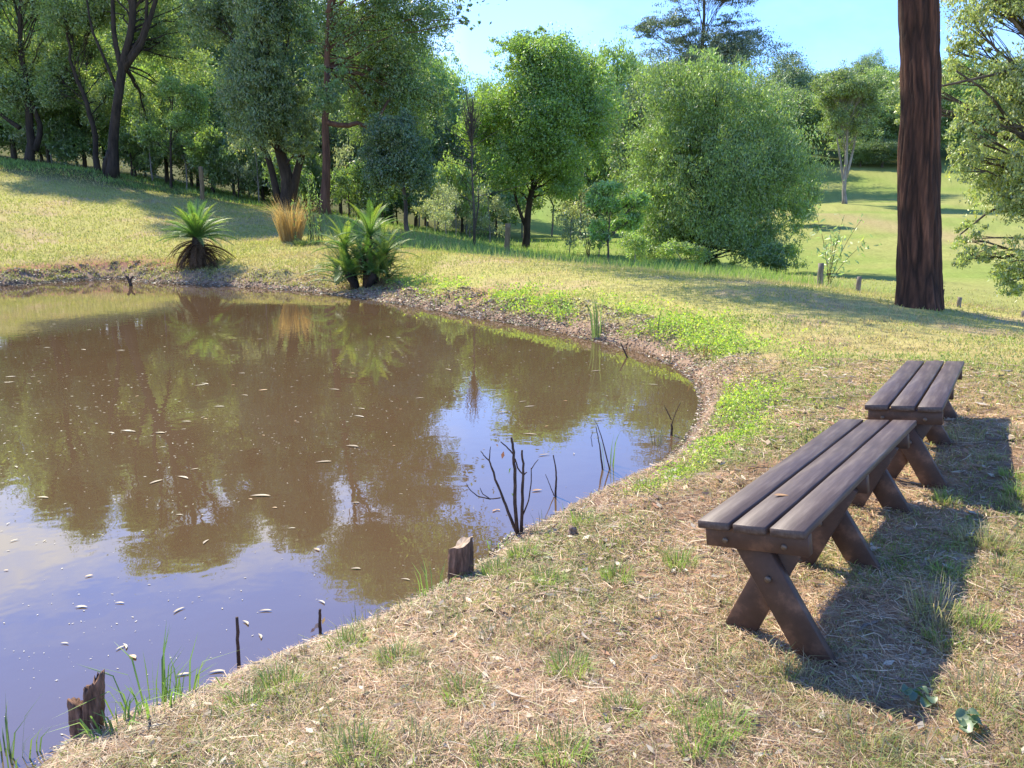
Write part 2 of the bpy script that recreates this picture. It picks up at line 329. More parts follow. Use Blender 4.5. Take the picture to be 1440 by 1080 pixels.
def ground_col(x, y):
    n = len(x); r = np.hypot(x, y); d = pond_sd(x, y)
    near_c = lerp(np.tile([.46, .315, .195], (n, 1)), [.34, .222, .14], fbm(x * 2, y * 2, 4, 1))
    green = sstep(.48, .68, fbm(x * .9, y * .9, 4, 2)) * .55
    near_c = near_c * (.55 + .6 * sstep(.30, .66, fbm(x * 2.6, y * 2.6, 4, 55) * .6 + fbm(x * 9, y * 9, 3, 56) * .4))[:, None]; near_c = lerp(near_c, [.30, .32, .11], green)
    lawn = lerp(np.tile([.44, .40, .15], (n, 1)), [.38, .38, .125], fbm(x * .5, y * .5, 4, 3))
    lawn = lerp(lawn, [.45, .35, .20], sstep(.50, .72, fbm(x * .8 + 4, y * .8, 5, 4)) * .8)
    pad = lerp(np.tile([.235, .305, .075], (n, 1)), [.32, .335, .11], sstep(.3, .7, fbm(x * .13, y * .2, 5, 6))); pad = pad * (.88 + .24 * fbm(x * 1.1, y * 1.6, 4, 62))[:, None]
    # trodden brown track on the paddock
    tr = np.exp(-((x - (26.5 + (y - 62) * .02 + 6 * (62 - y) / 30)) / 2.2) ** 2) * sstep(38, 50, y) * sstep(85, 70, y)
    pad = lerp(pad, [.40, .30, .17], np.clip(tr, 0, 1) * .6)
    rough_g = lerp(np.tile([.22, .33, .07], (n, 1)), [.26, .30, .09], fbm(x * .7, y * .7, 4, 8))
    c = lerp(near_c, lawn, sstep(5.5, 13, r))
    beyond = sstep(-1.5, 1.0, y - (24.0 - .78 * x)) * sstep(-7, -1, x)            # past the crest of the bank
    c = lerp(c, pad, beyond)
    wild = beyond * sstep(14, 5, x - (y - 20) * .18)
    c = lerp(c, rough_g, wild)
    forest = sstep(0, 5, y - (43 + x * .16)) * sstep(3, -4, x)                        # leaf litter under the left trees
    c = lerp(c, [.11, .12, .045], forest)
    c = lerp(c, [.10, .13, .04], sstep(118, 130, y))
    c = lerp(c, [.28, .38, .08], weed_mask(x, y) * .85)
    red = sstep(2.2, .6, d) * sstep(9, 14, r) * sstep(.5, .62, fbm(x * 1.1, y * 1.1, 3, 9))
    c = lerp(c, [.33, .18, .11], red * .75)
    c = lerp(c, [.36, .185, .115], sstep(2.0, .9, d + (fbm(x * 1.6, y * 1.6, 3, 10) - .5) * 1.2) * sstep(-9.5, -11, x) * sstep(12, 15, y))
    mud_w = .25 + .45 * sstep(6, 16, r)
    mud = sstep(1.25, .6, (d + (fbm(x * 2.5, y * 2.5, 3, 12) - .5) * .5) / mud_w)
    c = lerp(c, [.33, .235, .165], mud)
    c = lerp(c, [.13, .085, .05], sstep(.10, .0, d))
    return np.clip(c * (0.86 + .28 * fbm(x * 5, y * 5, 3, 13))[:, None], 0, 1)

# one sheet of ground: a polar net that is fine where it is seen close
ang_f = np.linspace(R(-46), R(46), 560); ang_c = np.linspace(R(46), R(314), 110)[1:-1]
ANG = np.concatenate([ang_f, ang_c]); RAD = np.concatenate([[.02, .3, .6], np.geomspace(.8, 60, 430), np.geomspace(61, 900, 70)])
AA, RR = np.meshgrid(ANG, RAD); GX = (np.sin(AA) * RR).ravel(); GY = (np.cos(AA) * RR).ravel() - .2
GZ = ground_z(GX, GY)
na, nr = len(ANG), len(RAD)
i = np.arange(nr - 1)[:, None] * na; j = np.arange(na)[None]; k = (j + 1) % na
gf = np.stack([i + j, i + na + j, i + na + k, i + k], -1).reshape(-1, 4)
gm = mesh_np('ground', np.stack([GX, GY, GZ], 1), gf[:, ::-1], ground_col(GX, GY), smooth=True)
tag(link('ground', gm, M['ground']), kind='structure')
# water surface, slipped a little under the banks
cen = POND.mean(0); tn = np.roll(POND, -1, 0) - np.roll(POND, 1, 0); nn = np.stack([tn[:, 1], -tn[:, 0]], 1); nn /= np.linalg.norm(nn, axis=1)[:, None]
if pond_sd((POND[:1] + nn[:1] * .05)[:, 0], (POND[:1] + nn[:1] * .05)[:, 1])[0] < 0: nn = -nn
wv = POND + nn * .28
wm = bpy.data.meshes.new('pond_water'); wm.from_pydata([(x, y, 0) for x, y in wv], [], [list(range(len(wv)))]); wm.update()
if wm.polygons[0].normal.z < 0: wm.flip_normals()
tag(link('pond_water', wm, M['water']), kind='structure')

# ------------------------------------------------------------------ trees
def bez(a, b, c, n=7):
    t = np.linspace(0, 1, n)[:, None]; return (1 - t) ** 2 * a + 2 * t * (1 - t) * b + t * t * c
def leaf_faces(cent, size, rg, aspect=.36, droop=.5, col=(.13, .2, .036), cvar=.25, tint=None, yellow=.12):
    """one pointed leaf (quad) at every centre"""
    n = len(cent)
    ax = rg.normal(size=(n, 3)); ax[:, 2] -= droop * 1.6; ax /= np.linalg.norm(ax, axis=1)[:, None]
    sd_ = np.cross(ax, rg.normal(size=(n, 3))); sd_ /= np.linalg.norm(sd_, axis=1)[:, None] + 1e-9
    ln = size * (.65 + .7 * rg.random(n))[:, None]; wd = ln * aspect
    nrm = np.cross(ax, sd_)
    v = np.stack([cent - ax * ln * .5, cent + sd_ * wd * .5 + nrm * ln * .06, cent + ax * ln * .5, cent - sd_ * wd * .5 + nrm * ln * .06], 1)
    f = np.arange(n * 4).reshape(n, 4)
    b = 1.15 * (1 + cvar * (rg.random(n) * 2 - 1))
    if tint is not None: b = b * tint
    c = np.asarray(col)[None] * b[:, None]; yl = rg.random(n) < yellow
    c[yl] = c[yl] * [1.5, 1.25, .8]
    return v.reshape(-1, 3), f, np.repeat(np.clip(c, 0, 1), 4, 0)
def ellipsoid_lobes(cx, cy, cz, rx, ry, rz, n, rg, lr=.30, inner=.3):
    L_ = []
    for q in range(n):
        for _ in range(30):
            p = rg.normal(size=3); p /= np.linalg.norm(p); p *= (inner + (.80 - inner) * rg.random() ** .6)
            k_ = np.array([cx + p[0] * rx, cy + p[1] * ry, cz + p[2] * rz])
            s = lr * (.75 + .5 * rg.random())
            if all(np.linalg.norm((k_ - np.array(e[:3])) / [rx, ry, rz]) > lr * .75 for e in L_): break
        L_.append((k_[0], k_[1], k_[2], s * rx, s * ry, s * rz * .8))
    return L_
LEAFK = 1.6; FILLW = .4
FILL = []
def crown_arrays(lobes, rg, n_leaves, size, col, droop=.4, aspect=.42, dens_shell=.6, clump=.24, cvar=.42, yellow=.12, flat=.75):
    ar = np.array([(l[3] * l[5] + l[3] * l[4]) for l in lobes]); ar = ar / ar.sum()
    cents = []; tints = []; subs = []
    nfill = len(FILL); allb = [(l, a, False) for l, a in zip(lobes, ar * (1 - FILLW if nfill else 1))]
    if nfill:
        fa = np.array([b_[3] * (b_[4] + b_[5]) for b_ in FILL]); fa = fa / fa.sum() * FILLW
        allb += [(l, a, True) for l, a in zip(FILL, fa)]
    for l, a, isf in allb:
        nl = int(n_leaves * LEAFK * a) + 8; ns = max(5, int(nl / 42))
        p = rg.normal(size=(ns, 3)); p /= np.linalg.norm(p, axis=1)[:, None]
        p[:, 2] = np.where(p[:, 2] < -.8, -p[:, 2] * .6, p[:, 2])
        p *= (.62 + .50 * fbm(p[:, 0] * 2.1 + 5 + l[0], p[:, 2] * 2.1 + p[:, 1] * 1.7 + 3, 2, 90) if isf else (dens_shell + (1 - dens_shell) * rg.random(ns) ** .5))[:, None] * (1 + (.10 if isf else .22) * rg.normal(size=ns))[:, None]
        sc_ = np.array(l[:3]) + p * np.array(l[3:])
        own = rg.integers(0, ns, nl); m_ = (l[3] + l[4] + l[5]) / 3 * clump * (2.0 if not isf else .42)
        jt = rg.normal(size=(nl, 3)) * m_ * [1, 1, flat] * (.6 + .8 * rg.random(ns))[own][:, None] * .62
        cents.append(sc_[own] + jt); tints.append((1 + .55 * (rg.random(ns) - .5))[own]); subs.append(sc_) if not isf else None
    cc = np.vstack(cents)
    v, f, c = leaf_faces(cc, size, rg, aspect, droop, col, cvar, np.concatenate(tints), yellow)
    return v, f, c, subs
def trunk_mb(path, r0, lobes, subs, rg, limb_from=.25, limb_r=.26, twigs=.5, top_r=.25, thin=1.0):
    mb = MB(); path = np.asarray(path, float); n = len(path)
    sgm = np.concatenate([[0], np.cumsum(np.linalg.norm(np.diff(path, axis=0), axis=1))]); T = sgm / sgm[-1]
    tt = np.linspace(0, 1, 16); P_ = np.stack([np.interp(tt, T, path[:, k_]) for k_ in range(3)], 1)
    P_[1:-1, :2] += rg.normal(size=(14, 2)) * r0 * .12
    rad = r0 * (1 - (1 - top_r) * tt); rad[0] *= 1.45; rad[1] *= 1.12
    mb.tube(P_, rad, 10, wob=.12)
    for l, sb in zip(lobes, subs):
        c0 = np.array(l[:3]); hf = (c0[2] - path[0, 2]) / max(path[-1, 2] - path[0, 2], .1)
        t0 = float(np.clip(limb_from + (hf - limb_from) * .55 + .1 * (rg.random() - .5), limb_from, .97))
        a = np.array([np.interp(t0, tt, P_[:, k_]) for k_ in range(3)])
        mid = a + (c0 - a) * .45 + np.array([0, 0, .12 * np.linalg.norm(c0 - a)]) + rg.normal(size=3) * .05 * np.linalg.norm(c0 - a)
        rs = r0 * (1 - (1 - top_r) * t0) * limb_r * (.7 + .6 * rg.random()); pts = bez(a, mid, c0, 7)
        pts[1:-1] += rg.normal(size=(5, 3)) * .02 * np.linalg.norm(c0 - a)
        mb.tube(pts, np.linspace(rs, max(.012, rs * .3), 7) * thin, 6, wob=.15)
        for s_ in sb:
            if rg.random() > twigs: continue
            k_ = rg.integers(3, 7); b0 = pts[k_]; mdd = (b0 + s_) / 2 + rg.normal(size=3) * .06 * np.linalg.norm(s_ - b0)
            mb.tube(bez(b0, mdd, s_, 4), np.linspace(max(.012, rs * .14), .006, 4) * thin, 4, cap=False)
    return mb

def tree(name, label, u, D, boxes, r0, n_leaves, size, col, bark='bark_grey', seed=1, path=None, cat='tree', group=None, lr=.34, depth=.8,
         limb_from=.25, twigs=.5, droop=.4, aspect=.36, clump=.24, extra_paths=(), trunk_to=None, flat=.75, yellow=.12, limb_r=.26, inner=.3, shell=.7, thin=1.0, base=None, fill=0):
    """boxes: (u0,u1,v0,v1,lobes[,depth shift]) = extents of crown masses measured at the tree's own distance"""
    rg = np.random.default_rng(seed); b = at_u(u, D) if base is None else np.array(base, float); lobes = []; fills = []
    for bx_ in boxes:
        u0, u1, v0, v1, nl = bx_[:5]; dy = bx_[5] if len(bx_) > 5 else 0.
        um, vm = (u0 + u1) / 2, (v0 + v1) / 2
        lft, rgt = atd(u0, vm, D + dy), atd(u1, vm, D + dy); tp, bt = atd(um, v0, D + dy), atd(um, v1, D + dy)
        rx = (rgt[0] - lft[0]) / 2; rz = (tp[2] - bt[2]) / 2
        if fill: fills.append(((lft[0] + rgt[0]) / 2 - b[0], D + dy - b[1], (tp[2] + bt[2]) / 2 - b[2], rx * .93, rx * depth * .93, rz * .93))
        lobes += ellipsoid_lobes((lft[0] + rgt[0]) / 2, D + dy, (tp[2] + bt[2]) / 2, rx, rx * depth, rz, nl, rg, lr, inner)
    lobes = [tuple(np.array(l) - np.array([*b, 0, 0, 0])) for l in lobes]
    global FILLW
    FILL[:] = fills; FILLW = fill or .4
    v, f, c, subs = crown_arrays(lobes, rg, n_leaves, size, col, droop, aspect, shell, clump, yellow=yellow, flat=flat); FILL.clear()
    zt = max(l[2] for l in lobes); mx = np.mean([l[0] for l in lobes])
    if path is None: path = [(0, 0, -.3), (mx * .1, 0, zt * .3), (mx * .5, 0, zt * .62), (mx * .8, 0, zt * .9)]
    else: path = [(0, 0, -.3)] + [tuple(atd(pu, pv, D) - b) for pu, pv in path]
    root = empty(name, b, label, cat, group)
    mb = trunk_mb(path, r0, lobes, subs, rg, limb_from, limb_r, twigs, thin=thin)
    for ep, er in extra_paths:
        pp = np.array([atd(pu, pv, D + (pd[0] if pd else 0)) - b for pu, pv, *pd in ep])
        mb.tube(np.stack([np.interp(np.linspace(0, 1, 9), np.linspace(0, 1, len(pp)), pp[:, k_]) for k_ in range(3)], 1), np.linspace(er, er * .35, 9), 8, wob=.15)
    mb.build('trunk', M[bark], root, smooth=True)
    link('crown', mesh_np('crown', v, f, c), M['leaf'], root)
    return root
G1 = (.150, .225, .052); G2 = (.11, .165, .045); G3 = (.21, .31, .07); G4 = (.08, .13, .05); G5 = (.19, .265, .075)
exec_trees = True
# --- left group, front row
tree('gum_tree', 'dark leaning gum tree with forked trunks at the left edge of the lawn', 40, 51, [(-60,90,-150,60,12),(-40,110,20,190,12,1.5),(40,120,-60,80,6,-1)], .27, 46000, .18, G5, 'bark_dark', 11,
     path=[(44,190),(38,130),(28,60),(30,-60)], extra_paths=[([(50,212),(58,180),(44,140),(20,110)], .2), ([(28,180),(6,165),(-20,140)], .16)], twigs=.6, shell=.5)
tree('gum_tree', 'slim gum tree just left of the forked tree, with a light open crown', 135, 49, [(60,180,-110,60,9),(60,180,40,210,12,2)], .19, 36000, .17, G5, 'bark_dark', 12, path=[(134,190),(120,140),(100,90),(92,20)], shell=.5)
tree('gum_tree', 'open gum tree whose dark trunk forks into many upright branches above the lawn', 156, 46, [(60,250,-190,-90,12),(180,320,-180,-60,9),(90,230,-110,-20,6,1),(110,240,-60,110,8,2.5),(200,300,-60,140,9,2.5),(170,260,60,200,6,3),(90,160,-140,-40,3,1),(230,290,-60,60,3,1)], .31, 44000, .17, G5, 'bark_dark', 13,
     path=[(158,190),(166,140),(172,100),(185,40),(196,-60),(200,-140)], limb_from=.42, twigs=.5, limb_r=.35,
     extra_paths=[([(172,104),(160,50),(158,-20),(140,-110)], .17), ([(173,100),(200,60),(216,10),(236,-60),(240,-120)], .18), ([(170,110),(185,30),(180,-40),(178,-130)], .14),
                  ([(176,90),(205,40),(208,-30),(215,-120)], .12), ([(166,130),(150,90),(128,40),(118,-30)], .11), ([(157,215),(149,232),(147,245)], .3)])
tree('sapling', 'slender sapling with pale green leaves in front of the dark left forest', 240, 47, [(200,290,100,190,7),(190,235,175,230,4),(240,290,160,215,3)], .08, 20000, .13, G3, 'bark_dark', 14, path=[(240,200),(242,160),(244,120)], shell=.4, cat='tree')
tree('gum_tree', 'broad gum tree with thick reddish trunks left of the tall straight trunk', 404, 41, [(310,440,-150,80,14),(300,420,60,230,10,-1),(330,400,-40,230,9,-2),(380,450,100,235,7,-1),(250,340,-90,90,6,1)], .36, 80000, .15, (.15,.21,.075), 'bark_dark', 15,  # reddish trunks take the dark bark, so shade is put into their colour
     path=[(402,240),(390,190),(384,120),(390,20)], extra_paths=[([(410,283),(420,230),(440,180),(450,120)], .24), ([(392,285),(380,230),(362,190),(350,130)], .2)], droop=.8, fill=.35)
tree('gum_tree', 'tallest gum tree with a straight reddish trunk and one crooked limb to the right', 457, 38, [(400,640,-235,-40,18),(440,640,-60,110,12,1.5),(500,650,-80,60,8),(470,630,50,225,14,2.5),(400,640,-235,-90,10,2),(425,495,70,175,6,-1.6),(470,600,60,190,8,2),(410,470,-30,140,5,2.5),(640,680,5,45,2),(600,650,110,165,3,2)], .215, 105000, .145, (.125,.20,.052), 'bark_red', 16,
     path=[(458,230),(458,160),(460,80),(463,0),(468,-140)], limb_from=.5, twigs=.22,
     extra_paths=[([(458,172),(485,178),(505,172),(528,184),(534,160),(560,120,1)], .13), ([(461,20),(476,-20),(500,-90)], .14)], shell=.55, fill=.3)
tree('gum_tree', 'small dark rounded tree right of the spiky cycad clump', 572, 36, [(505,615,150,290,20),(560,605,260,290,3)], .12, 34000, .13, (.10,.16,.06), 'bark_grey', 17, path=[(570,290),(566,240),(560,190)], fill=.1, lr=.28, inner=.15)
# --- middle
def bare_tree():
    rg = np.random.default_rng(5); b = at_u(667, 34); root = empty('bare_tree', b, 'slender leafless grey tree with a twiggy top beside the bushy tree', 'tree')
    mb = MB(); W_ = lambda u, v, dd=0: atd(u, v, 34 + dd) - b
    P_ = [np.array([0, 0, -.2]), W_(667, 300), W_(664, 250), W_(664, 200), W_(663, 165)]
    mb.tube(P_, [.07, .05, .035, .025, .014], 8)
    mb.tube([W_(668, 320), W_(673, 290, .2), W_(672, 262, .2)], [.05, .035, .02], 6)
    for q in range(90):
        t = rg.random(); a = W_(663 + rg.normal() * 1, 205 - 40 * t); q1 = rg.random() * 6.28; q2 = rg.random() ** .5; e = W_(664 + 19 * q2 * math.cos(q1), 150 + 34 * q2 * math.sin(q1), rg.normal() * .4)
        mb.tube(bez(a, (a + e) / 2 + rg.normal(size=3) * .08, e, 4), np.linspace(.011, .006, 4), 4, cap=False)
    for q in range(30):
        t = rg.random(); a = W_(664, 300 - 110 * t); e = a + np.array([rg.normal() * .9, rg.normal() * .6, .2 + .7 * rg.random()])
        mb.tube(bez(a, (a + e) / 2 + rg.normal(size=3) * .1, e, 4), np.linspace(.02, .007, 4), 4, cap=False)
    mb.build('trunk', M['bark_grey'], root)
bare_tree()
tree('bushy_tree', 'large bright green bushy tree behind the fence post in the middle', 739, 50, [(648,880,38,285,24),(670,800,40,130,9),(790,868,60,160,7),(645,780,110,230,9),(750,875,110,250,10,.8),(690,840,210,290,7),(700,810,38,80,4),(860,868,210,225,1)], .26, 80000, .185, (.18,.285,.052), 'bark_dark', 21,
     path=[(741,320),(744,290),(762,200),(764,110)], extra_paths=[([(739,318),(728,290),(722,262),(700,230)], .12)], lr=.26, limb_from=.2, twigs=.25, fill=.12, inner=.15)
tree('sapling', 'small bright young tree with a thin straight stem left of the big round tree', 857, 30, [(815,890,250,300,6),(840,915,262,330,6,.5),(822,862,300,348,4)], .05, 9000, .14, (.20,.33,.075), 'bark_grey', 22, path=[(855,340),(858,300),(862,270)], fill=.05, lr=.26, inner=.3, clump=.34)
tree('round_tree', 'big round dome-shaped tree with dense foliage drooping to the ground', 993, 38, [(868,1150,70,395,30),(890,1115,68,200,12),(870,960,250,392,7),(1040,1150,250,392,7),(868,1010,150,300,12,-.8),(1000,1140,150,310,14),(885,1000,280,375,8),(1010,1132,290,385,10,-.3),(940,1060,330,385,6,.8),(930,1060,78,130,5)], .20, 105000, .145, (.165,.250,.065), 'bark_dark', 23,
     path=[(994,340),(994,300),(1000,220),(1005,140)], extra_paths=[([(993,355),(975,320),(950,290)], .07), ([(995,340),(1015,300),(1030,250)], .07)], limb_from=.12, lr=.24, depth=.9, droop=.9, fill=.15, twigs=.15, inner=.15, aspect=.3)
# --- right
tree('paddock_tree', 'lone pale-trunked tree with umbrella crown standing in the far paddock', 1188, 80, [(1140,1250,85,165,16),(1150,1245,140,220,8),(1200,1250,100,160,4)], .22, 40000, .19, (.15,.215,.06), 'bark_pale', 31,
     path=[(1188,255),(1190,230),(1192,180),(1192,130)], extra_paths=[([(1188,268),(1183,235),(1178,200),(1170,160)], .14), ([(1190,250),(1200,210),(1208,160)], .16)], limb_from=.25, shell=.5, twigs=.8, lr=.26, fill=.15, inner=.2)
tree('pine_tree', 'tall dark blue-green tree with lacy tiers rising behind the round tree', 985, 112, [(905,1080,-60,20,12),(890,1130,40,140,12,1),(885,1000,10,90,10),(975,1075,15,90,9),(920,1060,60,170,8)], .42, 60000, .28, (.085,.12,.07), 'bark_grey', 32,
     path=[(986,200),(986,100),(990,0),(994,-70)], lr=.22, flat=.35, clump=.34, shell=.3, twigs=.7, limb_from=.3, inner=.2, yellow=.03, fill=.4)
tree('eucalyptus', 'pale leafy gum with drooping branches hanging in at the right edge', 1510, 17.5, [(1330,1520,-120,60,14),(1320,1400,40,130,5,1.0),(1380,1520,60,200,12),(1330,1400,130,260,7),(1400,1520,190,330,11,-.5),(1335,1400,300,385,6),(1390,1500,330,430,10,-.3),(1350,1500,180,320,12,.5),(1256,1300,80,190,4,1.5),(1480,1700,-150,350,20)], .3, 75000, .08, (.24,.295,.11), 'bark_grey', 33,
     path=[(1520,380),(1525,250),(1510,100),(1490,-50)], extra_paths=[([(1522,330),(1460,290),(1400,290),(1350,330)], .05), ([(1520,230),(1440,200),(1390,130),(1345,100)], .05), ([(1515,150),(1450,60),(1400,0),(1350,-60)], .05), ([(1500,60),(1420,100),(1330,120),(1275,130,1.5)], .04)],
     clump=.30, shell=.35, droop=.9, limb_from=.15, twigs=.8, limb_r=.16, aspect=.40, lr=.34, yellow=.2, inner=.15, fill=.3)

# --- stringybark trunk on the bank, its crown out of frame above
def big_trunk():
    rg = np.random.default_rng(3); b = at_u(1293, 12.7); root = empty('stringybark_tree', b, 'huge rough red-brown trunk standing alone on the bank at right', 'tree')
    W_ = lambda u, v: atd(u, v, 12.7) - b
    ax = [np.array([0, 0, -.3]), W_(1293, 425), W_(1293, 300), W_(1293, 150), W_(1291, 0), W_(1288, -150), W_(1286, -300), W_(1284, -430)]
    rd = [.39, .345, .315, .286, .272, .245, .2, .12]
    hs = np.array([a[2] for a in ax]); nz_, na_ = 330, 150
    zz = np.linspace(hs[0], hs[-1], nz_); th = np.arange(na_) * 2 * PI / na_
    cx = np.interp(zz, hs, [a[0] for a in ax]); cy = np.interp(zz, hs, [a[1] for a in ax]); rr = np.interp(zz, hs, rd)
    TH, ZZ = np.meshgrid(th, zz)
    # fibrous furrows running up the trunk, wandering sideways, and torn strips
    a_ = TH / (2 * PI); wnd = (fbm(ZZ.ravel() * .6, a_.ravel() * 3, 3, 3).reshape(ZZ.shape) - .5) * .12
    def per(fr, zs, s): 
        x = (a_ + wnd) * fr; n1_ = vnoise(x.ravel() % fr, ZZ.ravel() * zs, s).reshape(x.shape)
        n2_ = vnoise((x.ravel() % fr) + fr, ZZ.ravel() * zs, s).reshape(x.shape); w_ = np.clip((a_ + wnd) % 1, 0, 1)
        return n1_ * (1 - w_) + vnoise((x.ravel() % fr) - fr, ZZ.ravel() * zs, s).reshape(x.shape) * w_
    ridge = per(26, 1.1, 40) * .6 + per(52, 2.3, 41) * .4
    bulge = fbm(np.cos(TH).ravel() * 1.3 + ZZ.ravel() * .5, np.sin(TH).ravel() * 1.3 + ZZ.ravel() * .7, 3, 50).reshape(TH.shape) - .5
    fine = per(90, 6, 42)
    flare = np.exp(-np.maximum(ZZ - 0.0, 0) / .35) * (per(7, .5, 44) - .2) * .12
    rad = rr[:, None] + (np.abs(ridge - .5) * 2) ** .7 * .040 - .02 + bulge * .08 + (fine - .5) * .014 + flare
    V = np.stack([cx[:, None] + rad * np.cos(TH), cy[:, None] + rad * np.sin(TH), ZZ], -1).reshape(-1, 3)
    i = np.arange(nz_ - 1)[:, None] * na_; j = np.arange(na_)[None]; k = (j + 1) % na_
    f = np.stack([i + j, i + k, i + na_ + k, i + na_ + j], -1).reshape(-1, 4)
    cc = lerp(np.tile([.028, .016, .012], (V.shape[0], 1)), [.20, .092, .056], np.clip((np.abs(ridge - .5) * 2).ravel() * 1.2 * (.4 + fine.ravel() * .9), 0, 1))
    bt = mesh_np('trunk', V, f, cc, smooth=True)
    link('trunk', bt, M['bark_big'], root)
    # splinter of wood at the right of the base
    mb = MB(); s0 = W_(1322, 432); mb.tube([s0 + [0, 0, -.1], s0 + [.01, 0, .12], s0 + [.035, 0, .30]], [.04, .028, .005], 6); mb.build('bark_splinter', M['bark_dark'], root)
    # crown masses that throw the band of shade along the crest
    lobes = []
    for su, sv, h, r in [(960,402,9.2,1.5),(1060,410,9.0,1.6),(1140,424,8.8,1.5),(1215,432,8.6,1.5),(1290,444,9.0,1.3),(1350,447,9.5,1.3),(1420,455,9.5,1.2),(1040,398,11,1.3),(1180,418,11,1.3)]:
        D_ = 20 if su < 1000 else 17.5 if su < 1100 else 14.6 if su < 1200 else 13.4 if su < 1250 else 12.3 if su < 1320 else 11.6
        g = at_u(su, D_); hh = h
        lobes.append((g[0] - .716 * .995 * hh - b[0], g[1] + .995 * .70 * hh * 1.16 - b[1], g[2] + hh - b[2], r, r * .8, r * .5))
    lobes += [(.5, 1.5, 12.5, 2, 2, 1.2), (-1.5, 3, 12, 2, 2, 1.2)]
    v, f, c, subs = crown_arrays(lobes, rg, 13000, .15, G2, dens_shell=.3, clump=.34)
    tm = trunk_mb([ax[5], ax[6], ax[7], (-.5, 1, 12)], .16, lobes, subs, rg, limb_from=.05, limb_r=.6, twigs=.3)
    tm.build('limb', M['bark_red'], root)
    link('crown', mesh_np('crown', v, f, c), M['leaf'], root)
M['bark_big'] = rough_mat('stringy_bark', (0.6, 0.6, 0.6), (1.45, 1.4, 1.35), (30, 30, 3.5), bump=.9, det=8, vcol=True, bdist=.02)
big_trunk()

# --- background trees: a few crowns, copied
def proto(name, label, cat, seed, col, H_=14., rx=5., n=16000, size=.30, bark='bark_grey', flat=.8, group=None, shell=.5, low=.08, thin=1.0, lr=.36, nl=22):
    rg = np.random.default_rng(seed); cz = H_ * (1 + low) / 2; lobes = ellipsoid_lobes(0, 0, cz, rx, rx * .9, H_ * (1 - low) / 2, nl, rg, lr); FILL[:] = [(0, 0, cz, rx * .9, rx * .85, H_ * (1 - low) / 2 * .92)] if n > 5000 else []
    v, f, c, subs = crown_arrays(lobes, rg, n, size, col, flat=flat, dens_shell=shell); FILL.clear()
    root = empty(name, (0, 0, 0), label, cat, group)
    trunk_mb([(0, 0, -.8), (.1, 0, H_ * .4), (rg.normal() * .3, 0, H_ * .9)], H_ * .019, lobes, subs, rg, twigs=.15, thin=thin).build('trunk', M[bark], root, smooth=True)
    link('crown', mesh_np('crown', v, f, c), M['leaf'], root)
    root['used'] = 0
    return root
def dup(root, loc, rz=0., sc=(1, 1, 1), label=None, group=None):
    if not root['used']: r = root; r['used'] = 1
    else:
        r = root.copy(); COL.objects.link(r)
        for ch in root.children:
            c_ = ch.copy(); COL.objects.link(c_); c_.parent = r
    r.location = loc; r.rotation_euler = (0, 0, rz); r.scale = sc
    if label: r['label'] = label
    if group: r['group'] = group
    return r
PT = [proto('forest_tree', 'x', 'tree', 101, (.16,.24,.065)), proto('forest_tree', 'x', 'tree', 102, (.20,.30,.075), flat=.6), proto('forest_tree', 'x', 'tree', 103, (.12,.18,.065), rx=4.4), proto('forest_tree', 'x', 'tree', 104, (.24,.33,.095), rx=5.4, shell=.4)]
def back(u, D, vtop, wpx, kind, label, group=None, seed=None):
    b = at_u(u, D); top = atd(u, vtop, D)[2]; h = top - b[2]; rx = wpx / 2 / F_PX * D * 1.02
    p = PT[kind]; s = h / 14.; base_r = (5., 5., 4.4, 5.4)[kind]; sx_ = rx / base_r
    return dup(p, b, (seed if seed is not None else (u * 7 % 63) / 10.), (sx_, sx_, s), label, group)
BL = 'green forest tree in the dense wood behind the trees left of the pond'; BG = 'forest trees behind the left trees'
for u, D, vt, wd, kd in [(-60,66,-70,160,0),(20,62,-110,150,3),(85,70,-100,150,1),(150,64,-60,130,3),(215,72,-30,140,1),(280,62,-60,140,0),(340,68,-80,140,1),(395,62,-20,120,2),(450,70,-30,140,0),(505,58,0,120,2),(70,56,70,110,1),(120,57,40,110,0),(235,55,60,110,1),(300,54,70,110,3),(20,57,30,120,1),(-15,60,90,110,3),(550,64,20,110,0),(600,72,40,110,1),
                         (60,58,110,90,3),(190,57,120,80,1),(270,56,130,90,3),(330,54,150,80,2),(370,56,140,90,0),(430,55,140,90,2),(480,53,150,90,2),(530,52,150,90,2),(-20,57,60,110,0)]:
    back(u, D, vt, wd, kd, BL, BG)
ML = 'mid-green tree in the belt of trees behind the bushy tree in the middle'; MG = 'trees behind the bushy tree'
for u, D, vt, wd, kd in [(625,80,62,100,1),(585,66,120,90,2),(650,68,140,80,0),(690,85,100,90,1)]:
    back(u, D, vt, wd, kd, ML, MG)
back(862, 66, 42, 110, 1, 'bright tree whose top shows between the bushy tree and the lacy dark tree')
back(905, 60, 95, 110, 2, 'green tree filling the gap just left of the big round tree')
back(805, 72, 55, 110, 1, 'tree top peeping over the right shoulder of the bushy tree')
back(1100, 142, 72, 62, 2, 'dark tree top just right of the lacy dark tree')
back(1128, 148, 92, 56, 2, 'smaller dark tree top between the lacy tree and the paddock tree')
back(1068, 122, 120, 110, 0, 'green tree behind the right side of the round tree')
RL = 'hillside tree in the wooded ridge beyond the far paddock'; RG = 'trees on the ridge beyond the paddock'
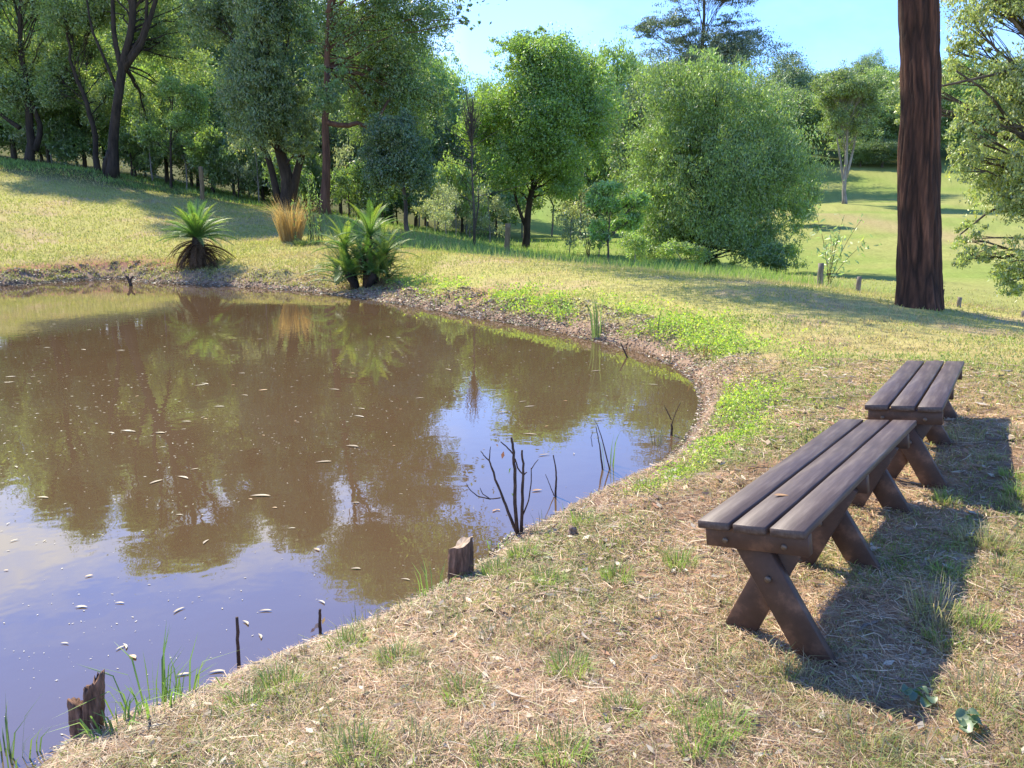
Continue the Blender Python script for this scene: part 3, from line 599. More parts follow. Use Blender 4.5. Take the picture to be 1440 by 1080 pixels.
for q, (u, D, vt, wd, kd) in enumerate([(1130,128,130,90,0),(1165,150,92,70,1),(1205,165,76,44,2),(1230,150,90,80,1),(1255,140,95,80,0),(1195,126,120,80,2),(1240,124,130,90,0),(1275,126,110,90,2),(1310,130,95,90,0),(1350,126,110,90,1),(1395,128,100,90,2),
                         (1440,130,100,100,0),(1490,130,100,100,1),(1100,130,120,80,2),(1060,135,110,90,0),(1222,170,72,40,0),(1330,165,75,90,1),(1400,165,80,90,0),(1010,125,130,100,1),(950,120,140,100,0),(1240,119,195,60,2),(1280,119,190,60,2),(1210,120,200,50,0)]):
    back(u, D, vt, wd, kd, RL, RG)

# shrubs of the understorey
SP = [proto('shrub', 'x', 'shrub', 201, (.14,.22,.055), 3., 1.6, 3500, .17, 'bark_dark', low=.0, nl=9), proto('shrub', 'x', 'shrub', 202, (.21,.30,.08), 3., 1.6, 2600, .16, 'bark_pale', low=.05, shell=.3, nl=8), proto('shrub', 'x', 'shrub', 203, (.24,.28,.15), 3., 1.7, 1500, .14, 'bark_pale', low=.1, shell=.2, nl=8)]
def shrub(u, D, h, wpx, kd, label, group=None):
    b = at_u(u, D); sx_ = wpx / 2 / F_PX * D / 1.6
    return dup(SP[kd], b, (u * 13 % 63) / 10., (sx_, sx_, h / 3.), label, group)
SL = 'leafy understorey shrub at the foot of the dark left trees'; SG = 'understorey shrubs under the left trees'
for u, D, h, wd, kd in [(-10,62,6,100,0),(45,64,6,100,1),(95,66,6,100,0),(150,63,5.5,100,2),(205,61,5,90,0),(245,64,6,100,1),(300,60,5,100,0),(350,58,5,90,1),(395,57,5,90,0),(445,56,5,90,0),(490,56,5,90,1),(535,55,4.5,90,0)] + [(q[0], q[1], q[2] * 1.7, q[3] * 1.25, q[4]) for q in [(-20,56,3,70,1),(20,57,2.5,60,0),(75,55,2.6,60,2),(110,54,2.2,60,0),(185,52,2.4,70,0),(215,51,2.6,60,1),(262,50,2.4,60,1),(300,50,2.6,70,0),(335,49,2.4,60,0),(365,48,2.6,60,2),(420,46,2.2,60,0),(440,50,3.4,60,0),(490,45,2.2,60,0),(510,48,2.8,60,2),(540,44,2.0,60,0)]]:
    shrub(u, D, h, wd, kd, SL, SG)
SL2 = 'pale twiggy shrub in the long grass between the dark rounded tree and the bushy tree'; SG2 = 'pale shrubs left of the bushy tree'
for u, D, h, wd, kd in [(612,44,3.4,60,2),(640,47,5.2,70,1),(628,41,2.4,60,2),(690,46,3.4,60,2),(600,50,4.5,60,1),(660,52,4,70,1)]:
    shrub(u, D, h, wd, kd, SL2, SG2)
SG4 = 'bushes behind the bushy tree'
for u, D, h, wd, kd in [(615,66,5,90,1),(655,62,4.5,80,2),(700,68,6,100,0),(735,64,4.5,80,1),(775,70,6.5,100,1),(815,62,5,80,2),(850,66,6.5,100,0),(890,60,6,90,1),(560,60,4,80,0),(590,58,4.5,80,1),(1115,60,4,60,0)]:
    shrub(u, D, h, wd, kd, 'x', SG4)
SL3 = 'low bush of rough undergrowth at the foot of the big round tree'; SG3 = 'bushes under the round tree'
for u, D, h, wd, kd in [(893,33,1.7,70,1),(955,34,1.5,80,1),(1075,34.5,1.6,80,0)]:
    shrub(u, D, h, wd, kd, SL3, SG3)
shrub(800, 47, 2.6, 60, 2, 'pale twiggy shrub right of the bushy tree stem')
shrub(842, 44, 2.4, 60, 1, 'bright shrub behind the thin-stemmed young tree')
SP[2]['used'] = SP[2]['used']
for p in PT + SP: 
    if 'used' in p: del p['used']
for o in COL.objects:
    if 'used' in o: del o['used']

def stem_plant(name, label, u, D, h, ns, leafn, col, seed, spread=.5, cat='plant', ls=.10, stemcol='twig', group=None):
    rg = np.random.default_rng(seed); b = at_u(u, D); root = empty(name, b, label, cat, group); mb = MB(); cc = []
    for q in range(ns):
        e = np.array([rg.normal() * spread * h * .5, rg.normal() * spread * h * .4, h * (.6 + .45 * rg.random())])
        p = bez(np.array([0, 0, -.05]), e * [.25, .25, .55], e, 7); mb.tube(p, np.linspace(.010, .004, 7) * max(1, D / 20), 4, cap=False)
        for k_ in range(leafn): cc.append(p[rg.integers(2, 7)] + rg.normal(size=3) * h * .08)
    v, f, c = leaf_faces(np.array(cc), ls, rg, .3, -.2, col, .25)
    mb.build('stem', M[stemcol], root); link('foliage', mesh_np('foliage', v, f, c), M['leaf'], root); return root
stem_plant('sapling', 'small wispy sapling beside the paddock fence posts', 1165, 20, 1.75, 9, 30, (.24,.32,.13), 1, .55, 'plant', .16)
stem_plant('sapling', 'thin young gum sapling in the grass left of the straight-stemmed young tree', 828, 34, 2.2, 6, 22, (.26,.31,.16), 2, .5, 'plant', .16)

# ------------------------------------------------------------------ fence posts
def post(u, vt, vb, D, wpx, label, mat, split=False):
    b = at_u(u, D); top = atd(u, vt, D)[2]; h = top - b[2]; w_ = wpx / F_PX * D
    mb = MB(); rg = np.random.default_rng(int(u)); n = 8
    pts = np.array([[rg.normal() * .004, rg.normal() * .004, z] for z in np.linspace(-.3, h, n)]); mb.tube(pts, w_ / 2 * np.linspace(1.04, .95, n), 9, wob=.14)
    me = mb.mesh('fence_post', False); o = link('fence_post', me, M[mat]); o.location = b; o.rotation_euler = (rg.normal() * .02, rg.normal() * .03, 0)
    return tag(o, label, 'fence post', 'old fence posts along the paddock')
post(285, 234, 266, 43, 6, 'brown wooden fence post among shrubs beyond the left lawn', 'post_brown')
post(713, 314, 356, 32, 8, 'pale brown fence post left of the bushy tree trunk', 'post_brown')
post(1153, 370, 400, 18.5, 8, 'dark short fence post beside the wispy sapling', 'post')
post(1206, 389, 416, 16.5, 7, 'short grey fence post between the sapling and the huge trunk', 'post')
post(1348, 418, 446, 13.6, 6, 'thin grey fence post just right of the huge trunk', 'post')
post(1439, 437, 462, 12.4, 7, 'short grey fence post at the right edge of the picture', 'post')

# ------------------------------------------------------------------ benches
def bench(c0, yaw, roll, pitch, label):
    a = np.array([math.cos(yaw) * math.cos(pitch), math.sin(yaw) * math.cos(pitch), math.sin(pitch)])
    r = np.array([math.sin(yaw), -math.cos(yaw), 0]); n = np.cross(r, a); b = r * math.cos(roll) + n * math.sin(roll); n = np.cross(b, a); n = n if n[2] > 0 else -n
    # local frame: x along the bench, y across, z up; origin on the ground below the middle
    Ht = .45; Mx = Matrix(((a[0], -b[0], n[0], 0), (a[1], -b[1], n[1], 0), (a[2], -b[2], n[2], 0), (0, 0, 0, 1)))
    org = np.array(c0) - n * Ht
    root = empty('bench', (0, 0, 0), label, 'bench', 'picnic-style benches on the bank'); root.matrix_world = Matrix.Translation(Vector(org)) @ Mx
    Ln, sw, th = 2.04, .1235, .032; gap = (.40 - 3 * sw) / 2
    rg = np.random.default_rng(int(c0[1] * 100))
    for k_ in range(3):
        mb = MB(); mb.box((0, 0, 0), (Ln + rg.normal() * .004, sw, th), bev=.004); o = mb.build('seat_slat', M['slat'], root, fixn=True)
        o.location = ((rg.random() - .5) * .006, (k_ - 1) * (sw + gap), Ht - th / 2 + (rg.random() - .5) * .002)
    for q, x in enumerate((-Ln / 2 + .065, -.10, Ln / 2 - .22)):
        mb = MB(); mb.box((0, 0, 0), (.045, .385, .078), bev=.003); o = mb.build('crossbeam', M['frame'], root, fixn=True); o.location = (x, -.005, Ht - th - .0400)
        for s in (-1, 1):
            # a leg runs from under one edge of the seat across to a foot beyond the other
            y0, z0, y1, z1 = (.058, .385, -.228, -.16) if s > 0 else (-.113, .385, .196, -.16)
            ln = math.hypot(y1 - y0, z1 - z0); an = math.atan2(z1 - z0, y1 - y0)
            mb = MB(); mb.box((0, 0, 0), (.042, ln, .118), bev=.003); o = mb.build('leg', M['frame'], root, fixn=True)
            inward = 1 if x <= 0 else -1
            o.location = (x + inward * .0465 * (1 if s > 0 else 2.02) if q != 1 else x + .0465 * s, (y0 + y1) / 2, (z0 + z1) / 2); o.rotation_euler = (an, 0, 0)
            if q == 0: o.location.x = x + (.0465 if s > 0 else .0935)
        for s in (-1, 1):
            mb = MB(); e = -1 if x <= 0 else 1
            mb.tube([(x + e * .020, s * .11, Ht - th - .05), (x + e * .028, s * .11, Ht - th - .05)], .011, 10); mb.build('bolt', M['bolt'], root)
    # bolts where the legs cross
    for x in (-Ln / 2 + .065, -.10, Ln / 2 - .22):
        mb = MB(); e = -1 if x <= 0 else 1
        xx = x + .0465 - .0235
        mb.tube([(xx - .010, -.028, .22), (xx + .002, -.028, .22)] if x < -.5 else [(x + e * .05, 0, .20), (x + e * .08, 0, .20)], .012, 10); mb.build('bolt', M['bolt'], root)
    return root
bench((1.468, 3.489, CAM_H - 1.107), R(53.3), R(7.7), R(-.8), 'near dark brown slatted bench with a dry leaf on its seat')
bench((2.767, 5.177, CAM_H - 1.070), R(57.4), R(5.0), R(-1.5), 'farther dark brown slatted bench, standing behind the near one')

# ------------------------------------------------------------------ stumps, stakes, dead branches
def stump(u, v, D, top_px, label, seed, w_px, split=False, lean=(0, 0)):
    rg = np.random.default_rng(seed); x, y = ((u - 720) / F_PX * (D * math.cos(PITCH) + CAM_H * math.sin(PITCH)), D); g = max(gz(x, y), -.05)
    top = atd(u, top_px, D)[2]; h = top + .02 - g; r0 = w_px / 2 / F_PX * D * 1.02
    root = empty('tree_stump', (x, y, g), label, 'stump')
    nz_, na_ = 26, 40; th = np.arange(na_) * 2 * PI / na_
    V = []; 
    for k_ in range(nz_):
        t = k_ / (nz_ - 1); z = -.15 + (h + .15) * t
        fur = 1 + .13 * np.sin(th * 3 + seed + t * 1.2) + .07 * np.sin(th * 7 + seed) + .07 * np.sin(th * 11 + 2 * seed - t * 1.5) + .05 * rg.normal(size=na_) * .5
        rr = r0 * (1.12 - .16 * t + .22 * math.exp(-t * 6)) * fur
        zz = np.full(na_, z)
        if t > .5:
            cut = (h * (-.16 * np.cos(th) - .05 * np.sin(th * 3 + seed)) if not split else h * (.22 * np.sign(np.cos(th + .2)) * np.minimum(1, np.abs(np.cos(th + .2)) * 3) - .17 + .05 * np.sin(4 * th)))
            zz = z + cut * ((t - .5) / .5) * (-1 if not split else 1) * (1 if not split else 1)
        V.append(np.stack([rr * np.cos(th) + lean[0] * t * h, rr * np.sin(th) * .8 + lean[1] * t * h, zz], 1))
    if split:                                                # deep cleft from the top
        for k_ in range(nz_):
            t = k_ / (nz_ - 1); cl = np.exp(-((th - PI * 1.42) / .26) ** 2) + np.exp(-((th - PI * .55) / .26) ** 2)
            V[k_][:, :2] *= (1 - .62 * cl * sstep(.35, 1, np.array([t])))[:, None]
    V = np.array(V).reshape(-1, 3)
    i = np.arange(nz_ - 1)[:, None] * na_; j = np.arange(na_)[None]; k = (j + 1) % na_
    f = np.stack([i + j, i + k, i + na_ + k, i + na_ + j], -1).reshape(-1, 4)
    link('bark', mesh_np('bark', V, f, smooth=False), M['stump_red'], root)
    rim = V[-na_:]; c_ = rim.mean(0) - [0, 0, .01]; mid = c_ + (rim - c_) * .55 + rg.normal(size=(na_, 3)) * [0, 0, .004]
    vv = np.vstack([rim, mid, c_[None]]); q = np.array([(a, (a + 1) % na_, na_ + (a + 1) % na_, na_ + a) for a in range(na_)]); tt = np.array([(na_ + a, na_ + (a + 1) % na_, 2 * na_) for a in range(na_)])
    link('cut_top', mesh_np('cut_top', vv, [q, tt]), M['stump'] if split else M['stump_cut'], root)
s1 = atz(125, 1052, .02); s2 = atz(647, 828, .05)
def split_stump():
    D = s1[1]; b = np.array([s1[0], D, -.05]); W_ = lambda u, v, dd=0: atd(u, v, D + dd) - b; px_ = D / F_PX * 1.02; rg2 = np.random.default_rng(4)
    root = empty('tree_stump', b, 'split dark two-pronged stump standing in the water at the bottom left corner', 'stump')
    for nm, ln, rr, cut in [('prong', [(124,1075),(120,1045),(113,1015),(107,987)], [18, 17, 14, 10.5], (-.012, .004)), ('prong', [(127,1075),(129,1045),(131,1000),(132,958)], [17, 16, 15.5, 15], (.028, .0))]:
        pp = np.array([W_(*p) for p in ln]); n = 22; t = np.linspace(0, 1, n); P_ = np.stack([np.interp(t, np.linspace(0, 1, 4), pp[:, k_]) for k_ in range(3)], 1); R_ = np.interp(t, np.linspace(0, 1, 4), rr) * px_
        na_ = 30; th = np.arange(na_) * 2 * PI / na_; fur = 1 + .14 * np.sin(th * 4 + rr[0]) + .08 * np.sin(th * 9 + 1)
        V = np.stack([P_[:, None, 0] + R_[:, None] * fur * np.cos(th) * (1 + .05 * rg2.normal(size=(n, na_))), P_[:, None, 1] + .8 * R_[:, None] * fur * np.sin(th) * (1 + .05 * rg2.normal(size=(n, na_))), np.repeat(P_[:, 2:3], na_, 1)], -1)
        V[:, :, 2] += (t ** 4)[:, None] * (cut[0] * np.cos(th) + .008 * rg2.normal(size=na_)); V = V.reshape(-1, 3)
        i_ = np.arange(n - 1)[:, None] * na_; j_ = np.arange(na_)[None]; k_ = (j_ + 1) % na_; f = np.stack([i_ + j_, i_ + k_, i_ + na_ + k_, i_ + na_ + j_], -1).reshape(-1, 4)
        c_ = V[-na_:].mean(0) - [0, 0, .012]; tt = np.array([(n * na_ - na_ + a, n * na_ - na_ + (a + 1) % na_, n * na_) for a in range(na_)])
        link(nm, mesh_np(nm, np.vstack([V, c_[None]]), [f, tt]), M['stump_red'], root)
split_stump()
stump(647, 828, s2[1], 769, 'short leaning stump with a sawn pale top at the water edge', 9, 34, False, (.05, 0))
def stick(name, label, pts, rad, mat='twig', cat='stick', group=None, sides=6):
    """pts = list of polylines in (u, v) at one depth"""
    return None
def twig_thing(name, label, u, v, z0, lines, cat='dead branch', group=None, leaves=(), mat='twig', extra=None):
    """lines: ([(u,v,dd)...], r0, r1); depth taken where (u,v) meets height z0"""
    x, y = atz(u, v, z0); D = y; b = np.array([x, y, z0]); root_needed = bool(leaves)
    mb = MB()
    for ln, r0, r1 in lines:
        pp = np.array([atd(a[0], a[1], D + (a[2] if len(a) > 2 else 0)) - b for a in ln]); n = max(6, 3 * len(pp))
        Pp = np.stack([np.interp(np.linspace(0, 1, n), np.linspace(0, 1, len(pp)), pp[:, k_]) for k_ in range(3)], 1)
        Pp[1:-1] += rng.normal(size=(n - 2, 3)) * r0 * .14
        mb.tube(Pp, np.linspace(r0, r1, n), 6, wob=.2)
    if not leaves:
        o = mb.build(name, M[mat], None, smooth=True); o.location = b; return tag(o, label, cat, group)
    root = empty(name, b, label, cat, group); mb.build('branch', M[mat], root, smooth=True)
    for lu, lv, lc, ls in leaves:
        c_ = atd(lu, lv, D) - b; vv, ff, cc = leaf_faces(c_[None], ls, np.random.default_rng(int(lu + lv)), .45, .8, lc, 0, yellow=0)
        link('leaf', mesh_np('leaf', vv, ff, cc), M['leaf_litter'], root)
    return root
twig_thing('dead_branch', 'tall bare branches of a dead shrub sticking up at the water edge', 732, 752, .03,
    [([(730,752),(724,745),(712,712),(703,690),(692,660),(688,648)], .011, .005), ([(688,648),(680,640),(676,634)], .004, .002), ([(688,648),(689,635),(690,628)], .004, .002),
     ([(728,755),(724,700),(724,660),(722,632),(719,615)], .013, .007), ([(723,640),(712,628),(704,621)], .005, .003), ([(724,645),(728,658),(736,668)], .005, .004),
     ([(733,754),(734,720),(735,680),(736,655),(734,633)], .012, .006), ([(735,725),(743,705),(747,680),(747,658)], .005, .003), ([(747,660),(752,652),(757,646)], .003, .002), ([(736,668),(741,664)], .005, .003),
     ([(704,700),(690,702),(678,694),(675,686)], .004, .002), ([(690,702),(672,698),(660,688),(656,680)], .004, .002),
     ([(728,752),(740,764),(748,770)], .012, .008)], cat='dead shrub',
    leaves=[(707,640,(.45,.15,.05),.05),(699,626,(.5,.3,.18),.03),(717,662,(.25,.42,.08),.05),(721,660,(.25,.42,.08),.04),(663,681,(.4,.35,.15),.03),(722,696,(.25,.42,.08),.03)])
twig_thing('dead_stalk', 'forked dead stalk standing in blue water right of the dead shrub', 781, 698, 0, [([(781,704),(782,680),(782,662),(778,640)], .009, .004), ([(779,697),(773,682),(767,667)], .004, .002)], 'dead stalk')
twig_thing('stake', 'thin dark stake rising from the water at lower left', 336, 936, -.0, [([(336,945),(335,910),(333,868)], .009, .006)], 'stake')
twig_thing('stake', 'short dark stake with pale leaves around it near the left shore', 450, 890, -.0, [([(450,896),(450,875),(450,857)], .008, .006)], 'stake', leaves=[(446,880,(.6,.42,.3),.07),(455,873,(.6,.45,.3),.06),(440,886,(.5,.3,.2),.05)])
twig_thing('dead_stalk', 'dark broken stalk leaning in the water beneath the far weedy bank', 882, 502, 0, [([(883,504),(877,492),(873,482)], .014, .008)], 'dead stalk')
twig_thing('dead_stalk', 'crossed dark stalks standing in water by the right shore', 945, 612, 0, [([(944,618),(945,604),(944,596)], .012, .009), ([(944,590),(938,578),(934,570)], .006, .003), ([(945,596),(950,580),(957,566)], .005, .003)], 'dead stalk')
twig_thing('dead_stalk', 'leaning dead reed stalks in blue water near the right shore', 848, 660, 0, [([(848,668),(845,640),(843,625),(838,600)], .008, .003), ([(858,664),(850,630),(842,602),(836,590)], .006, .002), ([(840,680),(841,665),(841,660)], .006, .004), ([(833,628),(831,615),(834,606)], .003, .002)], 'dead stalk')
twig_thing('dead_stick', 'small dark forked stick on the mud at the far left shore', 182, 399, .05, [([(184,402),(182,394),(177,388)], .05, .03), ([(182,396),(187,388)], .04, .02)], 'stick')
g_ = on_ground(805, 750)
twig_thing('small_stump', 'tiny broken brown stub in the grass right of the dead shrub', 805, 752, g_[2], [([(804,757),(805,748),(806,742)], .028, .024)], 'stump', mat='stump')
g_ = on_ground(695, 786)
twig_thing('charred_stub', 'small black stub at the waterline between sawn stump and dead shrub', 695, 786, .02, [([(694,790),(692,783),(690,777)], .022, .014), ([(694,784),(699,778)], .012, .008)], 'stub', mat='twig')
# fallen twigs on the ground
for nm, pts, lab in [('fallen_twig', [(612,898),(625,880),(645,866),(655,864)], 'dark curved fallen twig on dry grass below the sawn stump'),
                     ('fallen_twig', [(660,864),(690,862),(715,868)], 'thin dark fallen twig on dry grass, right of the curved one'),
                     ('fallen_twig', [(830,860),(865,880),(880,890)], 'pale fallen twig among dry leaves in the middle of the near bank'),
                     ('fallen_twig', [(1208,890),(1228,880),(1245,872)], 'pale fallen twig in the shadow of the near bench')]:
    P3 = np.array([on_ground(*p) for p in pts]); P3[:, 2] += .012; o0 = P3.mean(0)
    nn_ = 12; Pp = np.stack([np.interp(np.linspace(0, 1, nn_), np.linspace(0, 1, len(P3)), P3[:, k_]) for k_ in range(3)], 1) - o0; Pp += rng.normal(size=Pp.shape) * .004
    mb = MB(); mb.tube(Pp, np.linspace(.007, .003, nn_), 5, wob=.3); o = mb.build(nm, M['twig' if 'dark' in lab else 'post'], None, smooth=True); o.location = o0; tag(o, lab, 'twig')

# ------------------------------------------------------------------ blades of grass (arrays)
def blades(px, py, pz, h, wd, lean, col, rg, segs=2, az=None, curl=.5):
    n = len(px); az = rg.random(n) * 2 * PI if az is None else az; dx = np.cos(az); dy = np.sin(az)
    sxv = -dy; syv = dx; tws = rg.random(n) * 2 * PI; sxv = np.cos(tws); syv = np.sin(tws)
    B = np.stack([px, py, pz], 1); up = h[:, None]; D_ = np.stack([dx, dy, np.zeros(n)], 1); S = np.stack([sxv, syv, np.zeros(n)], 1)
    if segs == 1:
        tip = B + D_ * (lean * h)[:, None]; tip[:, 2] += h * np.sqrt(np.clip(1 - lean ** 2, .02, 1))
        v = np.stack([B - S * wd[:, None] / 2, B + S * wd[:, None] / 2, tip], 1)
        f = [np.arange(n * 3).reshape(n, 3)]; k_ = 3
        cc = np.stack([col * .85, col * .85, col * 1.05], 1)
    else:
        m1 = B + D_ * (lean * h * .35)[:, None]; m1[:, 2] += h * .55
        tip = B + D_ * (lean * h * (1 + curl * .3))[:, None]; tip[:, 2] += h * np.clip(1 - lean * curl, .15, 1)
        v = np.stack([B - S * wd[:, None] / 2, B + S * wd[:, None] / 2, m1 + S * wd[:, None] * .42, m1 - S * wd[:, None] * .42, tip], 1)
        a = np.arange(n)[:, None] * 5; f = [a + np.array([[0, 1, 2, 3]]), a + np.array([[3, 2, 4]])]; k_ = 5
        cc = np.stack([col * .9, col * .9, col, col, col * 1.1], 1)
    return v.reshape(-1, 3), f, np.clip(cc.reshape(-1, 3), 0, 1)
def make_stuff(name, label, cat, parts, mat):
    vs, fs3, fs4, cs, n = [], [], [], [], 0
    for v, f, c in parts:
        for ff in f: (fs3 if ff.shape[1] == 3 else fs4).append(ff + n)
        vs.append(v); cs.append(c); n += len(v)
    fl = ([np.vstack(fs4)] if fs4 else []) + ([np.vstack(fs3)] if fs3 else [])
    o = link(name, mesh_np(name, np.vstack(vs), fl, np.vstack(cs)), M[mat]); return tag(o, label, cat, kind='stuff')
def scatter(n, r0, r1, rg, a0=-42, a1=42, p=1.0):
    """log-like spread so that the picture is evenly covered"""
    r = r0 * (r1 / r0) ** (rg.random(n) ** p); a = np.radians(a0 + (a1 - a0) * rg.random(n)); return np.sin(a) * r, np.cos(a) * r, r
rg = np.random.default_rng(99)
# dead straw lying on the near bank
x, y, r = scatter(280000, 1.5, 9, rg, -46, 64, p=.85); d = pond_sd(x, y); keep = (d > .10) & (rg.random(len(x)) > weed_mask(x, y) * .8) & (rg.random(len(x)) < .30 + .8 * sstep(.30, .60, fbm(x * 2.6, y * 2.6, 4, 55) * .6 + fbm(x * 9, y * 9, 3, 56) * .4)); x, y, r = x[keep], y[keep], r[keep]; n = len(x)
z = ground_z(x, y); ln = .03 + .11 * rg.random(n) ** 2; wd = (.0011 + .0016 * rg.random(n)) * np.clip(r / 2.8, .8, 3.0)
az = rg.random(n) * 2 * PI; tl = rg.normal(size=n) * .16
ax = np.stack([np.cos(az), np.sin(az), tl], 1) * ln[:, None]; sv = np.stack([-np.sin(az), np.cos(az), rg.normal(size=n) * .4], 1) * wd[:, None]
c0 = np.stack([x, y, z + .004 + .018 * rg.random(n) ** 2], 1); bend = np.stack([rg.normal(size=n) * .15, rg.normal(size=n) * .15, .08 * rg.random(n)], 1) * ln[:, None]
v = np.stack([c0 - ax / 2 - sv / 2, c0 - ax / 2 + sv / 2, c0 + bend + sv / 2, c0 + bend - sv / 2, c0 + ax / 2], 1).reshape(-1, 3)
a = np.arange(n)[:, None] * 5; br = (.50 + .75 * rg.random(n))[:, None]
pal = np.array([(.62,.44,.28),(.53,.355,.22),(.38,.24,.155),(.70,.56,.39),(.44,.295,.19)]); pt = sstep(.30, .66, fbm(x * 2.6, y * 2.6, 4, 55) * .6 + fbm(x * 9, y * 9, 3, 56) * .4); cc = pal[rg.integers(0, 5, n)] * br * (.52 + .62 * pt)[:, None]
cc = np.where((rg.random(n) < .10)[:, None], np.array([.34,.36,.13])[None] * br * 1.1, cc)
straw = (v, [a + np.array([[0, 1, 2, 3]]), a + np.array([[3, 2, 4]])], np.clip(np.repeat(cc, 5, 0), 0, 1))
make_stuff('dry_grass_thatch', 'matted straw-coloured dead grass clippings covering the near bank', 'dry grass', [straw], 'straw')
# short living grass
def grass_layer(n, r0, r1, hmin, hmax, dens, pal, label, name, segs=1, wk=.0011, lean=.45, a0=-42, a1=42, p=1.0, dmin=.15):
    x, y, r = scatter(n, r0, r1, rg, a0, a1, p); k_ = (pond_sd(x, y) > dmin) & (rg.random(n) < dens(x, y, r)); x, y, r = x[k_], y[k_], r[k_]; m = len(x)
    z = ground_z(x, y) - .005; h = (hmin + (hmax - hmin) * rg.random(m) ** 1.5) * np.clip(r / 9, 1, 2.4); wd = np.clip(wk * r, .0022, .06) * (.7 + .6 * rg.random(m))
    pal = np.array(pal); w_ = fbm(x * .9, y * .9, 4, 2)
    idx = np.clip((w_ * 1.6 - .3 + rg.normal(size=m) * .22) * len(pal), 0, len(pal) - 1).astype(int)
    c_ = pal[idx] * (.75 + .5 * rg.random(m))[:, None]
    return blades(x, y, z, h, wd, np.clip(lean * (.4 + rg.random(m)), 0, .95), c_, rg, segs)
PALN = [(.46,.36,.22),(.40,.36,.17),(.34,.37,.14),(.28,.36,.10),(.22,.33,.07)]
is_bank = lambda x, y: y < 24.0 - .78 * x
shortg = grass_layer(290000, 1.6, 12, .018, .06, lambda x, y, r: np.clip(.10 + .9 * sstep(.40, .66, fbm(x * .9, y * .9, 4, 2)) + .9 * sstep(.46, .62, fbm(x * 4.1, y * 4.1, 3, 58)) * sstep(.0, 2.0, x + .12 * y) + .22 * sstep(.55, .68, fbm(x * 3.3, y * 3.3, 3, 59)), 0, 1), PALN, '', '', 2, .0011, .8, -46, 64)
farg = grass_layer(240000, 7, 30, .02, .05, lambda x, y, r: np.where(is_bank(x, y) | (x < -4), 1, .35) * (.5 + .5 * sstep(.35, .6, fbm(x * .7, y * .7, 4, 15))), [(.50,.39,.23),(.45,.41,.18),(.41,.41,.14),(.35,.38,.11)], '', '', 1, .0011, .6, -44, 58)
lawnl = grass_layer(90000, 20, 52, .03, .06, lambda x, y, r: np.where(x < -2, 1., 0.), [(.48,.39,.20),(.44,.41,.16),(.40,.40,.13),(.34,.37,.10)], '', '', 1, .0010, .6, -42, 0)
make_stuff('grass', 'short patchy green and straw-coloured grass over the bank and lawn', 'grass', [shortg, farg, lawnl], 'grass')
# long rough grass beyond the crest
wildg = grass_layer(60000, 16, 60 , .06, .17, lambda x, y, r: np.where((~is_bank(x, y)) & (x < 8 + (y - 20) * .10) & (x > -9), 1., 0.), [(.27,.40,.09),(.31,.42,.11),(.24,.37,.08),(.40,.42,.16)], '', '', 1, .0010, .5, -30, 42, dmin=1)
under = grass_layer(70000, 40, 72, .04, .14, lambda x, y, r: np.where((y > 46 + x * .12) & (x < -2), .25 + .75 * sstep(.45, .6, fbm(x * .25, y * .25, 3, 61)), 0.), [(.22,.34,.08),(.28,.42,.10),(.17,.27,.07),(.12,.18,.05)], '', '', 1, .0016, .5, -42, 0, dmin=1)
x, y, r = scatter(60000, 11, 26, rg, -20, 42); ln_ = y - (24 - .78 * x); k_ = (np.abs(ln_ + .6) < 1.2) & (x > -1) & (rg.random(len(x)) < .5); x, y = x[k_], y[k_]; m = len(x)
crestg = blades(x, y, ground_z(x, y), .08 + .2 * rg.random(m) ** 3, .010 + .01 * rg.random(m), rg.random(m) * .5, np.array([(.48,.42,.24),(.40,.42,.17)])[rg.integers(0, 2, m)], rg, 1)
make_stuff('long_grass', 'long rough grass beyond the crest of the bank and along it', 'grass', [wildg, crestg, under], 'grass')
# weeds along the bank
x, y, r = scatter(240000, 3.0, 24, rg, -16, 34); k_ = (pond_sd(x, y) > .2) & (rg.random(len(x)) < weed_mask(x, y)); x, y, r = x[k_], y[k_], r[k_]; m = len(x)
cen_ = np.stack([x, y, ground_z(x, y) + (.01 + .09 * rg.random(m)) * np.clip(r / 8, .5, 1.4)], 1)
sz = np.clip(.0030 * r, .014, .05)[:, None]
v, f, c = leaf_faces(cen_, 1.0, rg, .75, -.3, (.30,.43,.075), .4, None, .3)
v = (v.reshape(m, 4, 3) - cen_[:, None]) * sz[:, None] + cen_[:, None]
make_stuff('bank_weeds', 'bright green low leafy weeds spreading along the pond bank', 'weeds', [(v.reshape(-1, 3), [f], c)], 'grass')

# bits of bark, gravel and leaves along the shore
ii = rg.integers(0, len(POND), 150000); t = rg.random(150000)[:, None]; q_ = POND[ii] * (1 - t) + np.roll(POND, -1, 0)[ii] * t + nn[ii] * (rg.random(150000) ** 1.3 * 1.15 - .05)[:, None]; q_ = q_[(q_[:, 1] > .8) & (np.abs(q_[:, 0]) < q_[:, 1] * .85 + 1)]
x, y = q_.T; d = pond_sd(x, y); r = np.hypot(x, y); k_ = (d > -.03) & (d < .22 + .06 * np.minimum(r, 14)) & (rg.random(len(x)) < .35 + .65 * sstep(.4, .6, fbm(x * 3, y * 3, 3, 71))); x, y, r = x[k_], y[k_], r[k_]; m = len(x)
cen_ = np.stack([x, y, np.maximum(ground_z(x, y), 0) + .008], 1); v, f, _c = leaf_faces(np.zeros((m, 3)), 1., rg, .5, 0, (1, 1, 1), 0); v = v.reshape(m, 4, 3) * [1, 1, .35] * (np.clip(.0042 * r, .012, .075) * (.5 + .9 * rg.random(m)))[:, None, None] + cen_[:, None]
